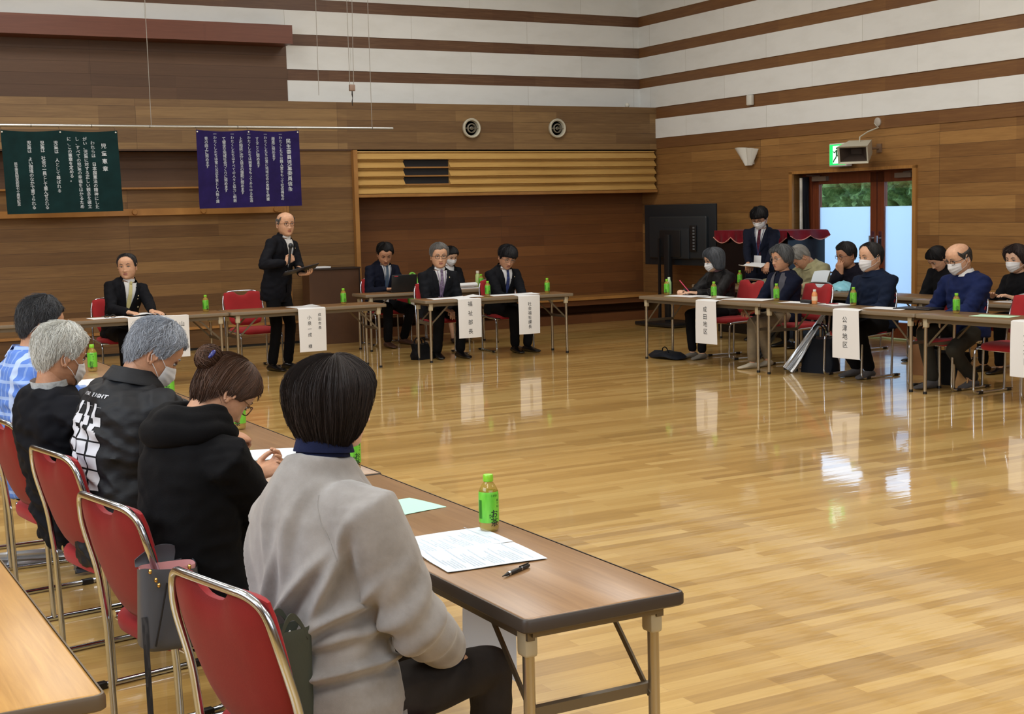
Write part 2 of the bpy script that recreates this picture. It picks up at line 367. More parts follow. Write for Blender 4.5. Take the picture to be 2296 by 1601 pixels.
ob = lv.obj('louvre_panel', [SLAT, TRIM], smooth=False); tag(ob, 'long oak louvred air-conditioning cover of five slanted boards across the back wall', 'vent cover')
tagv = MB().bx(7.515, 8.168, YB+.03, YB+.1, 1.96, 2.28).obj('vent_opening', VENT, ob, smooth=False)
bn = MB(); bn.bx(6.86, 11.42, 16.42, Y2-.06, .325, .365); o = bn.obj('recess_bench', TRIM, smooth=False); tag(o, 'long oak bench ledge built along the dark recess of the back wall', 'bench')
MB().bx(6.86, 11.42, 16.45, 16.475, .25, .325).obj('apron', boards('bench_apron', (86, 52, 30), (110, 70, 40), 'x', 3, .2), o, smooth=False)
MB().bx(6.86, 11.42, 16.44, Y2-.06, 0, .12).obj('kick_board', MC['bench_apron'], o, smooth=False)
# side wall on the right with the glazed door
DY0, DY1, DZ = 11.44, 13.50, 1.955
rw = MB()
rw.bx(0, .3, -4.2, DY0, 0, 2.42, 0); rw.bx(0, .3, DY1, 17.4, 0, 2.42, 0); rw.bx(0, .3, DY0, DY1, DZ, 2.42, 0)
rw.bx(-.012, .3, -4.2, 17.4, 2.42, 2.564, 1)
zz = [(2.564, 2.834), (2.996, 3.291), (3.43, 3.725), (3.867, 4.163), (4.307, 4.60), (4.744, 5.55)]
br = [(2.834, 2.996), (3.291, 3.43), (3.725, 3.867), (4.163, 4.307), (4.60, 4.744)]
for a, b in zz: rw.bx(-.024, .3, -4.2, 17.4, a, b, 2)
for a, b in br: rw.bx(-.006, .3, -4.2, 17.4, a, b, 1)
o = rw.obj('wall_right', [WALL_R, STRIPE_R, PL_Y], loc=(XW, 0, 0), rz=RZ, smooth=False); struct(o)
# side wall bits beside the recess door: wood jamb
jb = MB(); jb.bx(-.03, .32, DY1, DY1+.06, 0, DZ+.03); jb.bx(-.03, .32, DY0-.055, DY0, 0, DZ+.03); jb.bx(-.03, .32, DY0-.055, DY1+.06, DZ, DZ+.035)
o = jb.obj('trim_4', TRIM, loc=(XW, 0, 0), rz=RZ, smooth=False); struct(o)
FROST = NT('frosted_film'); FROST.set(color=(205, 225, 245), rough=.8, spec=.3)
tb = FROST.n('ShaderNodeBsdfTranslucent'); tb.inputs[0].default_value = lin((238, 246, 255)); mx = FROST.n('ShaderNodeMixShader'); mx.inputs[0].default_value = .95
outp = FROST.t.nodes['Material Output']; FROST.l(FROST.b.outputs[0], mx.inputs[1]); FROST.l(tb.outputs[0], mx.inputs[2]); FROST.l(mx.outputs[0], outp.inputs[0])
GLASS = NT('clear_glass'); tg = GLASS.n('ShaderNodeBsdfTransparent'); gl = GLASS.n('ShaderNodeBsdfGlossy'); gl.inputs['Roughness'].default_value = .02
mx = GLASS.n('ShaderNodeMixShader'); mx.inputs[0].default_value = .07; GLASS.l(tg.outputs[0], mx.inputs[1]); GLASS.l(gl.outputs[0], mx.inputs[2])
GLASS.l(mx.outputs[0], GLASS.t.nodes['Material Output'].inputs[0])
mid = 12.21
for n, (a, b, st) in enumerate(((DY0+.01, mid-.01, 1), (mid+.01, DY1-.16, -1))):
    d = MB(); x0, x1 = .17, .22
    d.bx(x0, x1, a, a+.10, .02, DZ-.01); d.bx(x0, x1, b-.11, b, .02, DZ-.01); d.bx(x0, x1, a, b, DZ-.135, DZ-.01); d.bx(x0, x1, a, b, .02, .20)
    o = d.obj('door_%d' % (n+1), DOORW, loc=(XW, 0, 0), rz=RZ, smooth=False); struct(o)
    MB().bx(.192, .198, a+.10, b-.11, 1.538, DZ-.135).obj('glass_pane', GLASS.m, o, smooth=False)
    MB().bx(.190, .198, a+.10, b-.11, .20, 1.538).obj('frosted_pane', FROST.m, o, smooth=False)
    hy = a+.05 if n else b-.05
    h = MB(); h.tube([(x0-.055, hy, 1.02), (x0-.055, hy, 1.20)], .011, 10); h.tube([(x0, hy, 1.05), (x0-.055, hy, 1.05)], .007, 8); h.tube([(x0, hy, 1.17), (x0-.055, hy, 1.17)], .007, 8); h.bx(x0-.008, x0, hy-.022, hy+.022, .96, 1.25)
    h.obj('door_handle', CHROME, o)
    c = MB(); cy = (b-.16) if n else a+.30
    c.bx(x0-.045, x0, cy-.13, cy+.13, DZ-.095, DZ-.04); c.tube([(x0-.03, cy, DZ-.035), (x0-.05, cy+.22*st*-1, DZ-.02)], .009, 6)
    c.obj('door_closer', M('closer_grey', (150, 142, 134), .4, .7), o)
# door reveal and frame
fr_ = MB(); fr_.bx(.15, .30, DY1-.16, DY1, 0, DZ); fr_.bx(.14, .30, DY0, DY1, DZ-.012, DZ)
struct(fr_.obj('trim_5', DOORW, loc=(XW, 0, 0), rz=RZ, smooth=False))
# dark curtain bunched in the reveal
def curt(u, v):
    yy = DY1-.02-.12*u; return (.10+.03*math.sin(u*PI*5)+.012*math.sin(v*9+u*4), yy-.02*math.sin(v*PI)*u, .02+v*(DZ-.06))
cu = MB().slab(curt, (.004, 0, 0), 1, 30, 14).obj('door_curtain', [cloth('curtain_black', (24, 24, 30), .9)], loc=(XW, 0, 0), rz=RZ)
tag(cu, 'black curtain bunched against the left jamb of the glazed door', 'curtain')
MB().slab(lambda u, v: (.06+.018*math.sin(u*PI*3), DY1-.045-.035*u, .02+v*(DZ-.07)), (.004, 0, 0), 1, 12, 6).obj('white_lining', cloth('curtain_white', (214, 210, 200), .9), cu)
# outside: pavement and clipped hedge
HEDGE = NT('hedge_leaves'); hn = HEDGE.noise(HEDGE.coord(), 9, 5, .7)
HEDGE.set(color=HEDGE.ramp(hn, [(.3, (40, 62, 26)), (.5, (92, 124, 58)), (.72, (150, 178, 104))]), rough=.8); HEDGE.bump(hn, .8, .05)
hm = MB().slab(lambda u, v: (15.3+.22*noise.noise(V((u*60, v*9, 0)))+.12*noise.noise(V((u*200, v*30, 5))), 8+u*13, v*2.35), (.8, 0, 0), 1, 260, 60)
tag(hm.obj('hedge', HEDGE.m), 'clipped green hedge outside the glazed door', 'hedge')
struct(MB().bx(12.2, 18.5, 4, 24, -.12, -.02).obj('trim_6', M('pavement', (150, 150, 145), .9), smooth=False))
# ------------------------------------------------------------------ things on the walls
for i, (x, z) in enumerate(((8.495, 2.682), (9.81, 2.69))):
    e = empty('round_air_outlet', (x, YB, z), 0, ['round ivory air outlet on the back wall, the one nearer the purple banner', 'round ivory air outlet on the back wall, the one nearer the room corner'][i], 'air vent', 'pair of round air outlets')
    b = MB(); b.lathe([(.118, 0), (.128, .015), (.130, .05), (.120, .062), (.102, .055), (.094, .02), (.092, 0)], seg=36, axis='y', cap=False); b.obj('outlet_ring', IVORY, e)
    MB().lathe([(.094, .002), (.0, .002)], seg=28, axis='y').obj('dark_throat', VENT, e)
    b = MB(); b.lathe([(.060, .01), (.064, .045), (.052, .05), (.048, .01)], seg=28, axis='y', cap=False); b.tube([(-.095, -.04, .0), (.095, -.04, .0)], .006, 6); b.lathe([(.02, .01), (.024, .04), (.014, .046), (.010, .01)], seg=20, axis='y', cap=False)
    b.obj('inner_nozzle', M('nozzle_grey', (120, 114, 100), .5), e)
tag(MB().sphere((11.06, 16.62, 3.03), .033, 20, 12).obj('ball', M('white_ball', (224, 224, 214), .5)), 'small white ball lying on the ledge of the back wall', 'ball')
# banner pole with wires
e = empty('banner_pole', (4.0, 15.5, 2.61), 0, 'long aluminium pole hanging on wires in front of the back wall, carrying the banners', 'pole')
MB().tube([(-5.5, 0, .004), (2.93, 0, -.004)], .0165, 14).obj('tube', ALU, e)
for x in (-3.2, .0+.02, 2.66): MB().tube([(x, 0, .015), (x-.005, 0, 2.94)], .0035, 5).obj('wire', M('wire_grey', (150, 146, 138), .5), e)
for x in (-2.0, -1.26, -.63, .0, 1.0, 2.66): MB().tube([(x-.004, 0, 0), (x+.004, 0, 0)], .019, 10).obj('joint_band', M('band_dark', (90, 84, 76), .5), e)
e = empty('hoist_hook', (6.42, 15.5, 3.02), 0, 'small hoist hook block hanging on thin wires in front of the white stripes', 'hook')
MB().box((0, 0, .06), (.07, .04, .075), None, 0, .008).obj('block', M('hook_block', (140, 116, 100), .5), e)
MB().tube([(-.028, 0, .09), (-.028, 0, 2.52)], .0035, 5).obj('wire', M('wire_grey', (150, 146, 138)), e); MB().tube([(.022, 0, .09), (.06, 0, 2.52)], .0035, 5).obj('wire', MC['wire_grey'], e)
MB().tube([(0, 0, .03), (.0, 0, -.02), (.004, 0, -.06), (-.004, 0, -.10), (0, 0, -.15)], [.006, .009, .004, .007, .004], 6).obj('hook', M('hook_steel', (60, 56, 54), .4, .8), e)
tag(MB().tube([(5.98, 15.45, 2.98), (5.99, 15.45, 5.55)], .0035, 5).obj('hanging_wire', MC['wire_grey']), 'thin wire hanging in front of the white stripes, left of the hoist hook', 'wire')
# cloth banners
def banner(x0, x1, z0, z1, mat_, name, label, cols, txt, tilt=0):
    e = empty(name, (x0, 15.46, z0), 0, label, 'banner', 'cloth banners on the pole'); W = x1-x0; H = z1-z0
    def sag(u, v): return (u*W-.0+tilt*(1-v), .006*math.sin(u*17+v*3)*(1-v)+.004*math.sin(v*9), v*H-(abs(math.sin(u*PI*2))*.018)*v**3+.012*(1-v)*(u-.5))
    MB().slab(sag, (0, .003, 0), 1, 40, 26).obj('cloth', mat_, e)
    t = MB()
    for (s, x, z, size, pitch) in cols: vtext(t, s, x, z, size, 0, pitch, .016)
    for i, (a, b_, c) in enumerate(t.v):
        v = c/H; t.v[i] = (a+tilt*(1-v), .006*math.sin(a/W*17+v*3)*(1-v)+.004*math.sin(v*9)-.0035, c+.012*(1-v)*(a/W-.5))
    t.obj('lettering', txt, e, smooth=False)
    for u in (.01, .5, .985): MB().sphere((u*W, -.004, H-.022), (.009, .004, .009), 8, 5).obj('grommet', WHITEP, e)
    for u in (.01, .5, .985): MB().tube([(u*W, -.002, H-.02), (u*W-.01, .02, H+.03), (u*W-.008, .06, H+.05)], .002, 4).obj('tie_string', M('string', (60, 50, 50), .8), e)
TXT = M('banner_lettering', (206, 214, 220), .8)
W = 1.21; H = .95; sz = .046
G = [('児童憲章', 1.05, .79, .058, 1.42), ('われらは　日本国憲法の精神にした', .935, .82, sz, 1.0), ('がい、児童に対する正しい観念を確立', .855, .865, sz, .985), ('し、すべての児童の幸福をはかるため', .775, .865, sz, .985),
     ('に、この憲章を定める。', .69, .865, sz, .95), ('児童は　人として尊ばれる', .55, .82, sz, 1.0), ('児童は　社会の一員として重んぜられる', .41, .82, sz, .87), ('児童は　よい環境のなかで育てられる', .275, .82, sz, .92), ('民生委員制度創設七十周年記念', .125, .58, .036, .90)]
banner(2.425, 3.635, 1.682, 2.56, cloth('green_banner', (17, 42, 43), .9, 300), 'green_banner', 'dark green cloth banner with white Japanese lettering, hanging left on the pole', [(s, x, z*.93, a, p) for s, x, z, a, p in G], TXT, .02)
P = [('民生委員児童委員信条', 1.08, .775, .059, 1.04), ('一わたくしたちは隣人愛をもって社会福祉の', .985, .845, .040, .975), ('増進に努めます', .895, .795, .043, .9), ('一わたくしたちは常に地域社会の実情を把握', .805, .845, .040, .975), ('することに努めます', .705, .795, .043, .9),
     ('一わたくしたちは誠意をもってあらゆる生活', .608, .845, .040, .99), ('上の相談に応じ自立の援助に努めます', .51, .795, .043, .885), ('一わたくしたちはすべての人々と協力し明朗', .413, .845, .040, .985), ('て健全な地域社会づくりに努めます', .315, .795, .043, .9),
     ('一わたくしたちは常に公正を旨とし人格と識', .212, .845, .040, .99), ('見の向上に努めます', .11, .795, .043, .9)]
banner(4.508, 5.722, 1.70, 2.575, cloth('purple_banner', (36, 27, 76), .9, 300), 'purple_banner', 'purple cloth banner with white Japanese lettering, hanging right on the pole above the speaker', P, TXT, .0)
# lamps, sign, speaker on the side wall (frame of the wall)
e = empty('wall_sconce', RW(0, 14.33, 2.09), RZ, 'white fan-shaped wall lamp of overlapping petals beside the exit sign', 'lamp')
for k, (a, b, c, d) in enumerate(((-.02, .24, .055, .105), (-.13, .02, -.055, .09), (-.21, -.06, -.10, .075))):
    def pet(u, v, a=a, b=b, c=c, d=d, k=k):
        yt = a+(b-a)*u; yb = c*.4+(.045)*(u-.5)+.015; x = -(.025+d*math.sin(PI*(.15+.7*u))*(.35+.65*v)); return (x-.01*(2-k), yb+(yt-yb)*v, .005+v*(.235-.012*k-.03*(u-.5)**2))
    MB().slab(pet, (.006, 0, 0), 1, 12, 8).obj('petal', WHITEP, e)
MB().bx(-.03, 0, -.05, .06, .02, .2).obj('wall_plate', WHITEP, e, smooth=False)
e = empty('exit_sign', RW(0, 12.53, 2.02), RZ, 'green and white emergency exit sign with a running figure above the door', 'sign')
MB().box((-.10, 0, .13), (.09, .30, .27), None, 0, .01).obj('housing', WHITEP, e); MB().bx(-.06, 0, -.06, .06, .05, .2).obj('bracket', WHITEP, e, smooth=False)
EG = NT('exit_green'); EG.set(color=(20, 170, 80)); EG.b.inputs['Emission Color'].default_value = lin((30, 205, 100)); EG.b.inputs['Emission Strength'].default_value = .9
EWH = NT('exit_white'); EWH.set(color=(225, 255, 235)); EWH.b.inputs['Emission Color'].default_value = lin((215, 255, 230)); EWH.b.inputs['Emission Strength'].default_value = 1.0
MB().bx(-.149, -.145, -.135, .135, .012, .25).obj('green_panel', EG.m, e, smooth=False)
MB().bx(-.152, -.149, -.075, .075, .03, .235).obj('doorway_symbol', EWH.m, e, smooth=False)
f = MB(); q = -.154; T = lambda pts, r: f.tube([(q, -a, b) for a, b in pts], r, 6, fl=(1, 1))
f.sphere((q, .005, .205), (.003, .013, .014), 10, 6)
for pts, r in (([(-.01, .185), (-.004, .13)], .011), ([(-.008, .18), (-.045, .155), (-.065, .17)], .006), ([(-.004, .18), (.03, .16), (.04, .135)], .006), ([(-.004, .13), (.03, .105), (.035, .06), (.055, .06)], .008), ([(-.004, .13), (-.02, .095), (-.05, .07), (-.06, .045)], .008)):
    f.tube([(q, -a, b) for a, b in pts], r, 6)
f.obj('running_figure', M('exit_dark_green', (0, 92, 48), .6), e)
e = empty('wall_loudspeaker', RW(0, 12.02, 2.13), RZ, 'beige box-shaped horn loudspeaker bracketed above the door beside the exit sign', 'loudspeaker')
R = Matrix.Rotation(math.radians(34), 3, 'Z') @ Matrix.Rotation(math.radians(-16), 3, 'Y')
b = MB(); fr0 = [(-.22, -.17, -.10), (-.22, .17, -.10), (-.22, .17, .10), (-.22, -.17, .10)]; bk = [(.16, -.13, -.075), (.16, .13, -.075), (.16, .13, .075), (.16, -.13, .075)]; inn = [(-.20, -.15, -.08), (-.20, .15, -.08), (-.20, .15, .08), (-.20, -.15, .08)]; ind = [(-.05, -.06, -.03), (-.05, .06, -.03), (-.05, .06, .03), (-.05, -.06, .03)]
b.rings([[R @ V(p)+V((-.30, 0, .05)) for p in r] for r in (bk, fr0, inn)], True, False); b.add([R @ V(p)+V((-.30, 0, .05)) for p in bk], [(0, 1, 2, 3)]); b.obj('horn_case', IVORY, e, smooth=False)
b = MB(); b.rings([[R @ V(p)+V((-.30, 0, .05)) for p in r] for r in (inn, ind)], True, False); b.add([R @ V(p)+V((-.30, 0, .05)) for p in ind], [(3, 2, 1, 0)]); b.obj('horn_throat', M('throat_brown', (60, 48, 40), .7), e, smooth=False)
b = MB(); b.tube([(-.2, -.02, .06), (-.08, -.03, .07), (0, -.04, .07)], .014, 8); b.box((-.01, -.04, .07), (.02, .07, .10)); b.obj('bracket', M('bracket_brown', (120, 96, 76), .5), e)
MB().tube([(-.27, 0, .13), (-.22, .05, .20), (-.10, .05, .26), (-.06, -.08, .30), (-.03, .02, .355)], .008, 6).obj('cable', IVORY, e)
tag(MB().lathe([(.052, 0), (.052, .012), (.04, .02), (0, .022)], (0, 0, 0), 20, axis='y').obj('cable_rose', M('rose_grey', (170, 162, 152), .5), loc=RW(-.012, 12.0, 2.495), rot=(0, 0, RZ-PI/2)), 'round grey cable outlet plate on the wall above the horn loudspeaker', 'outlet')
tag(MB().box((-.03, 0, 0), (.055, .10, .13), None, 0, .012).obj('wall_sensor', WHITEP, loc=RW(-.01, 14.31, 2.925), rz=RZ), 'small white sensor box on the lowest upper stripes of the side wall', 'sensor')
# lectern by the stage wall
e = empty('lectern', (6.33, 16.16, 0), 0, 'dark brown wooden lectern standing behind the man with the microphone', 'lectern')
LT = laminate('lectern_wood', (66, 44, 30), (88, 60, 40), .45)
b = MB(); b.bx(-.33, .33, -.10, .14, 0, .92); b.obj('cabinet', LT, e, smooth=False); b = MB(); b.bx(-.345, .345, -.12, .15, .92, .94); b.bx(.325, .34, -.11, .15, 0, .92); b.obj('edge_frame', M('lectern_edge', (44, 30, 22), .5), e, smooth=False)
tag(MB().box((0, 0, .0), (.28, .20, .02), None, 0, .003).obj('paper_stack', PAPER, loc=(6.15, 16.16, .951)), 'stack of white papers lying on the dark lectern', 'paper')
# television on a stand, back towards the room
e = empty('television', (10.93, 15.2, 0), 0, 'large black flat television on a stand, seen from behind in the corner', 'television')
ang = math.atan2(15.93-14.5, 10.86-11.0)-PI/2; Rm = Matrix.Rotation(ang, 4, 'Z')
TVB = M('tv_black', (22, 28, 34), .42)
b = MB(); b.box((.0, 0, 1.215), (.035, 1.42, .81), None, 0, .006); b.xf(Rm); b.obj('screen_panel', TVB, e)
b = MB(); b.box((-.035, 0, 1.18), (.05, 1.15, .56), None, 0, .02); b.box((-.066, 0, 1.10), (.03, .52, .40), None, 0, .01); b.xf(Rm); b.obj('rear_housing', M('tv_black2', (28, 33, 38), .5), e)
b = MB(); b.box((-.075, -.34, 1.17), (.012, .13, .34), None, 0, .003); 
for k in range(8): b.box((-.083, -.36, 1.03+k*.04), (.006, .035, .022), None, 1)
b.xf(Rm); b.obj('port_panel', [BLK, M('port_grey', (92, 96, 100), .5)], e)
b = MB(); b.box((-.11, .12, .62), (.07, .10, 1.2), None, 0, .01); b.box((-.11, .30, .62), (.03, .03, 1.1)); b.box((-.085, .1, 1.1), (.03, .42, .36), None, 0, .01); b.xf(Rm); b.obj('stand_pole', BLK, e)
b = MB(); b.box((-.12, .1, .035), (.55, .80, .05), None, 0, .015); b.xf(Rm); b.obj('stand_base', BLK, e)
# upright piano with red cover
e = empty('upright_piano', (11.04, 13.48, 0), RZ, 'black upright piano under a red scalloped cover, beside the glazed door', 'piano')
PB = M('piano_black', (14, 13, 16), .22)
b = MB(); b.bx(-.28, .28, -.69, .69, .0, 1.25); b.bx(-.50, -.28, -.66, .66, .56, .68); b.obj('case', PB, e, smooth=False)
for s in (-1, 1): MB().tube([(-.46, s*.62, .56), (-.46, s*.62, .0)], [.035, .025], 8).obj('leg', PB, e)
VEL = cloth('red_velvet', (104, 10, 26), .7, 300, .2, .15, .4); FR = cloth('gold_pink_fringe', (196, 132, 118), .7, 200, .4)
def cov(u, v):
    y = -.715+1.43*u; dep = .085+.07*abs(math.sin(u*PI*4)); 
    t = v*2
    if t < 1: return (.29-.6*t, y, 1.275)
    return (-.31-.012*math.sin(u*60)*(t-1), y, 1.275-dep*(t-1))
MB().slab(cov, (-.004, 0, .004), 1, 100, 14).obj('cover', VEL, e)
MB().tube([(-.325, -.715+1.43*k/120, 1.275-(.085+.07*abs(math.sin(k/120*PI*4)))+.004) for k in range(121)], .006, 5).obj('fringe', FR, e)
def endc(u, v): return (-.31+.60*u, -.72-.05*v-.01*math.sin(u*14), 1.275-(.06+.05*abs(math.sin(u*PI*2)))*v)
MB().slab(endc, (0, -.004, 0), 1, 24, 6).obj('end_valance', VEL, e)
MB().tube([(-.31+.60*k/30, -.775, 1.275-(.06+.05*abs(math.sin(k/30*PI*2)))) for k in range(31)], .006, 5).obj('fringe', FR, e)
# ------------------------------------------------------------------ folding tables
TZ = .665
def make_table(L, D, top, edge, ndet=True, zt=TZ):
    t = empty('folding_table', (0, 0, 0), 0)
    MB().box((0, 0, zt-.0165), (L-.006, D-.006, .033), None, 0, .014).obj('tabletop', top, t)
    b = MB(); rs = []
    for z, o in ((zt-.034, -.004), (zt-.030, 0), (zt-.008, 0), (zt-.001, -.003), (zt-.0005, -.007)):
        r = []; hx, hy, c = L/2+o, D/2+o, .02
        for sx, sy, a0 in ((1, 1, 0), (-1, 1, PI/2), (-1, -1, PI), (1, -1, 1.5*PI)):
            for k in range(4): a = a0+k*PI/6; r.append(V((sx*(hx-c)+math.cos(a)*c, sy*(hy-c)+math.sin(a)*c, z)))
        rs.append(r)
    b.rings(rs, True, False); b.obj('edge_band', edge, t)
    ap = MB()
    for sy in (-1, 1): ap.bx(-L/2+.05, L/2-.05, sy*(D/2-.045)-.01, sy*(D/2-.045)+.01, zt-.068, zt-.034)
    for sx in (-1, 1): ap.bx(sx*(L/2-.05)-.008, sx*(L/2-.05)+.008, -D/2+.045, D/2-.045, zt-.058, zt-.034)
    ap.obj('apron', BRACE, t, smooth=False)
    for sx in (-1, 1):
        lx = sx*(L/2-.075)
        for sy in (-1, 1):
            ly = sy*(D/2-.05)
            lg = MB().tube([(lx, ly, zt-.10), (lx+sx*.004, ly, .012)], .0145, 12).obj('leg', STEELW, t)
            MB().box((lx-sx*.004, ly, zt-.072), (.045, .036, .078), None, 0, .008).obj('leg_bracket', CAPW, lg); MB().lathe([(.0, 0), (.017, 0), (.017, .022), (.0, .022)], (lx+sx*.004, ly, 0), 10).obj('rubber_foot', BLK, lg)
            MB().box((lx-sx*.118, ly*.93, zt-.155), (.016, .006, .33), Matrix.Rotation(-sx*math.radians(46), 3, 'Y')).obj('brace', BRACE, t, smooth=False)
        MB().box((lx-sx*.012, 0, .41), (.020, D-.10, .026)).obj('crossbar', BRACE, t, smooth=False)
    MB().box((sx*0+L*.18, 0, zt-.052), (.07, .11, .02)).obj('latch', CAPW, t, smooth=False)
    return t
def place_t(t, x, y, rz, label, group): t.location = (x, y, 0); t.rotation_euler = (0, 0, rz); return tag(t, label, 'table', group)
tn = make_table(1.86, .455, laminate('near_laminate', (126, 93, 62), (160, 124, 86), .30), EDGE_D)
GN = 'folding tables of the near row'
place_t(tn, 1.723, 2.70+.93, PI/2, 'brown folding table in front of the woman in the grey sweater', GN)
dup(tn, (1.735, 2.70+1.87+.93, 0), PI/2, 'brown folding table in front of the man with the printed jacket', GN)
dup(tn, (1.75, 2.70+3.74+.93, 0), PI/2, 'brown folding table in front of the man in the checked shirt', GN)
dup(tn, (1.77, 2.70+5.61+.93, 0), PI/2, 'brown folding table at the far end of the near row, mostly hidden behind heads', GN)
tl = make_table(1.86, .455, LAM2, M('dark_edge2', (92, 76, 56), .45))
place_t(tl, .565-.2275, 2.73+.93, PI/2, 'light oak folding table at the bottom left behind the chairs', 'light oak tables')
tf = make_table(1.66, .45, LAM, EDGE_G); GH = 'folding tables of the head row'
place_t(tf, 4.94, 13.42, 0, 'brown folding table in front of the standing man with the microphone', GH)
dup(tf, (3.27, 13.44, 0), 0, 'brown folding table in front of the seated man with the pale yellow tie', GH)
dup(tf, (1.60, 13.46, 0), 0, 'brown folding table at the left edge of the head row', GH)
tm = make_table(1.78, .45, LAM, EDGE_G); GM = 'folding tables beside the recess'
place_t(tm, 7.13, 13.42, math.radians(-3), 'brown folding table with two hanging signs, right of the head row', GM)
dup(tm, (7.09, 14.98, 0), math.radians(-1), 'brown folding table holding the open laptop, behind the front one', GM)
tr_ = make_table(1.86, .45, LAM_D, EDGE_G); GR = 'folding tables of the right front row'
A = -PI/2+math.radians(3.7)
def rt(k): 
    y = 12.20-.93-k*1.88; return (8.22+(12.20-y)*.055+.225, y, 0)
place_t(tr_, *rt(0)[:2], A, 'brown folding table of the right row at the end near the television', GR)
dup(tr_, rt(1), A, 'brown folding table in the middle of the right front row', GR)
dup(tr_, rt(2), A, 'brown folding table of the right front row cut by the picture edge', GR)
GR2 = 'folding tables of the right rear row'
for k, (x, y, lb) in enumerate(((10.12, 12.55, 'brown folding table in front of the standing masked man with papers'), (10.02, 10.66, 'brown folding table of the rear row in front of the glazed door'), (9.92, 8.77, 'brown folding table of the rear row at the right picture edge'))):
    dup(tr_, (x, y, 0), A+.0, lb, GR2)
# ------------------------------------------------------------------ stacking chairs
def make_chair():
    c = empty('stacking_chair', (0, 0, 0), 0); r = .0105; w = .232
    path = [(-w, -.155, .013), (-w, -.165, .38), (-w+.002, -.185, .55), (-w+.008, -.228, .70), (-w+.030, -.240, .772), (-w+.075, -.254, .800), (-w+.13, -.266, .806)]
    top = smooth_path(path+[(-x, y, z) for x, y, z in reversed(path)], .05, 5)
    MB().tube(top, r, 10).obj('back_frame', CHROME, c)
    for s in (-1, 1):
        p = smooth_path([(s*(w-.004), -.14, .40), (s*(w-.002), .20, .385), (s*(w-.002), .225, .36), (s*w, .235, .03), (s*w, .205, .012), (s*w, -.26, .012)], .035, 5)
        MB().tube(p, r, 10).obj('leg', CHROME, c)
        for y in (.15, -.21): MB().box((s*w, y, .012), (.028, .05, .024), None, 0, .004).obj('glide', BLK, c)
    b = MB(); b.tube([(-w, .20, .384), (0, .215, .378), (w, .20, .384)], r, 8); b.obj('seat_rail', CHROME, c); MB().tube([(-w, -.13, .385), (w, -.13, .385)], .008, 8).obj('seat_rail', CHROME, c)
    # seat cushion
    b = MB(); rs = []
    def rr(ins, z, n=40):
        out = []
        for k in range(n):
            a = 2*PI*k/n; cs, sn = math.cos(a), math.sin(a); e = 2/4.2
            x = math.copysign(abs(cs)**e, cs)*(.222-ins); y = math.copysign(abs(sn)**e, sn)*(.205-ins)
            dip = 0 if z < .40 else -.010*math.exp(-((x/.12)**2+(y+.02)**2/.02))+(-.012*max(0, y/.2)**3)
            out.append(V((x, y+.03, z+dip)))
        return out
    for ins, z in ((.02, .372), (.004, .378), (0, .392), (.0, .412), (.008, .426), (.03, .434), (.08, .437), (.14, .438), (.20, .438)): rs.append(rr(ins, z))
    b.rings(rs); b.obj('seat', RED, c)
    # padded back with a dipped top edge
    def bk(u, v, off):
        x = (u-.5)*2; t = v; zt = .803-.040*math.exp(-(x/.34)**4)-.012*abs(x)**6; z0 = .445; z = z0+(zt-z0)*t
        hw = (.226-.022*t**3)*(1-.27*(1-t)**2.4); X = x*hw
        zc = z+(.03*abs(x)**3*(1-t)**3)
        Y = -.172-.090*max(0, (z-.42)/.38)**1.4+.026*x*x*(1-.2*t)*.9-.012*math.sin(PI*t)
        return V((X, Y+off, zc))
    def pad(u, v):
        e = min(1, 12*u*(1-u))**.5*min(1, 9*v*(1.02-v))**.5; return bk(u, v, .012+.022*e)
    b = MB(); nu, nv = 22, 16; b.grid(pad, nu, nv); b.grid(lambda u, v: bk(1-u, v, .004-.020*min(1, 6*u*(1-u))**.6*min(1, 6*v*(1.0-v))**.6), nu, nv, 1)
    W_ = nu+1; N = W_*(nv+1)
    bd = [(i, 0) for i in range(nu)]+[(nu, j) for j in range(nv)]+[(nu-i, nv) for i in range(nu)]+[(0, nv-j) for j in range(nv)]
    for k in range(len(bd)):
        (i, j), (i2, j2) = bd[k], bd[(k+1) % len(bd)]; b.add([], []); b.f.append((j*W_+i, N+j*W_+(nu-i), N+j2*W_+(nu-i2), j2*W_+i2)); b.m.append(0)
    b.obj('backrest', [RED, REDSH], c, smooth=60)
    # wedge shaped hollow behind the top corners
    return c
chair0 = make_chair(); usedc = [0]
def chair(x, y, face, label, group):
    rz = math.radians(face-90)
    if not usedc[0]:
        usedc[0] = 1; chair0.location = (x, y, 0); chair0.rotation_euler = (0, 0, rz); return tag(chair0, label, 'chair', group)
    return dup(chair0, (x, y, 0), rz, label, group)
GC = 'red chairs behind the near row'
chair(1.09, 3.0, 13, 'red stacking chair under the woman in the grey sweater, nearest the camera', GC)
chair(1.09, 4.03, 11, 'red stacking chair under the bun-haired woman, with a grey handbag on it', GC)
chair(1.12, 5.0, 10, 'red stacking chair under the grey-haired man in the printed black jacket', GC)
chair(1.10, 5.92, 8, 'red stacking chair under the white-haired man, cut by the left picture edge', GC)
chair(1.12, 6.85, 0, 'red stacking chair under the man in the blue checked shirt, mostly hidden', GC)
GC2 = 'red chairs along the head row'
chair(3.22, 14.03, -90, 'red stacking chair under the seated man with the pale yellow tie', GC2)
chair(4.62, 14.12, -84, 'red stacking chair behind the standing man with the microphone', GC2)
chair(6.76, 13.96, -92, 'red stacking chair under the man with grey hair and dark glasses', GC2)
chair(7.56, 13.92, -93, 'red stacking chair under the young man with the patterned blue tie', GC2)
chair(6.80, 15.60, -90, 'red stacking chair under the man working at the laptop', GC2)
chair(7.66, 15.62, -92, 'red stacking chair under the masked woman behind the man in glasses', GC2)
GC3 = 'red chairs on the right side'
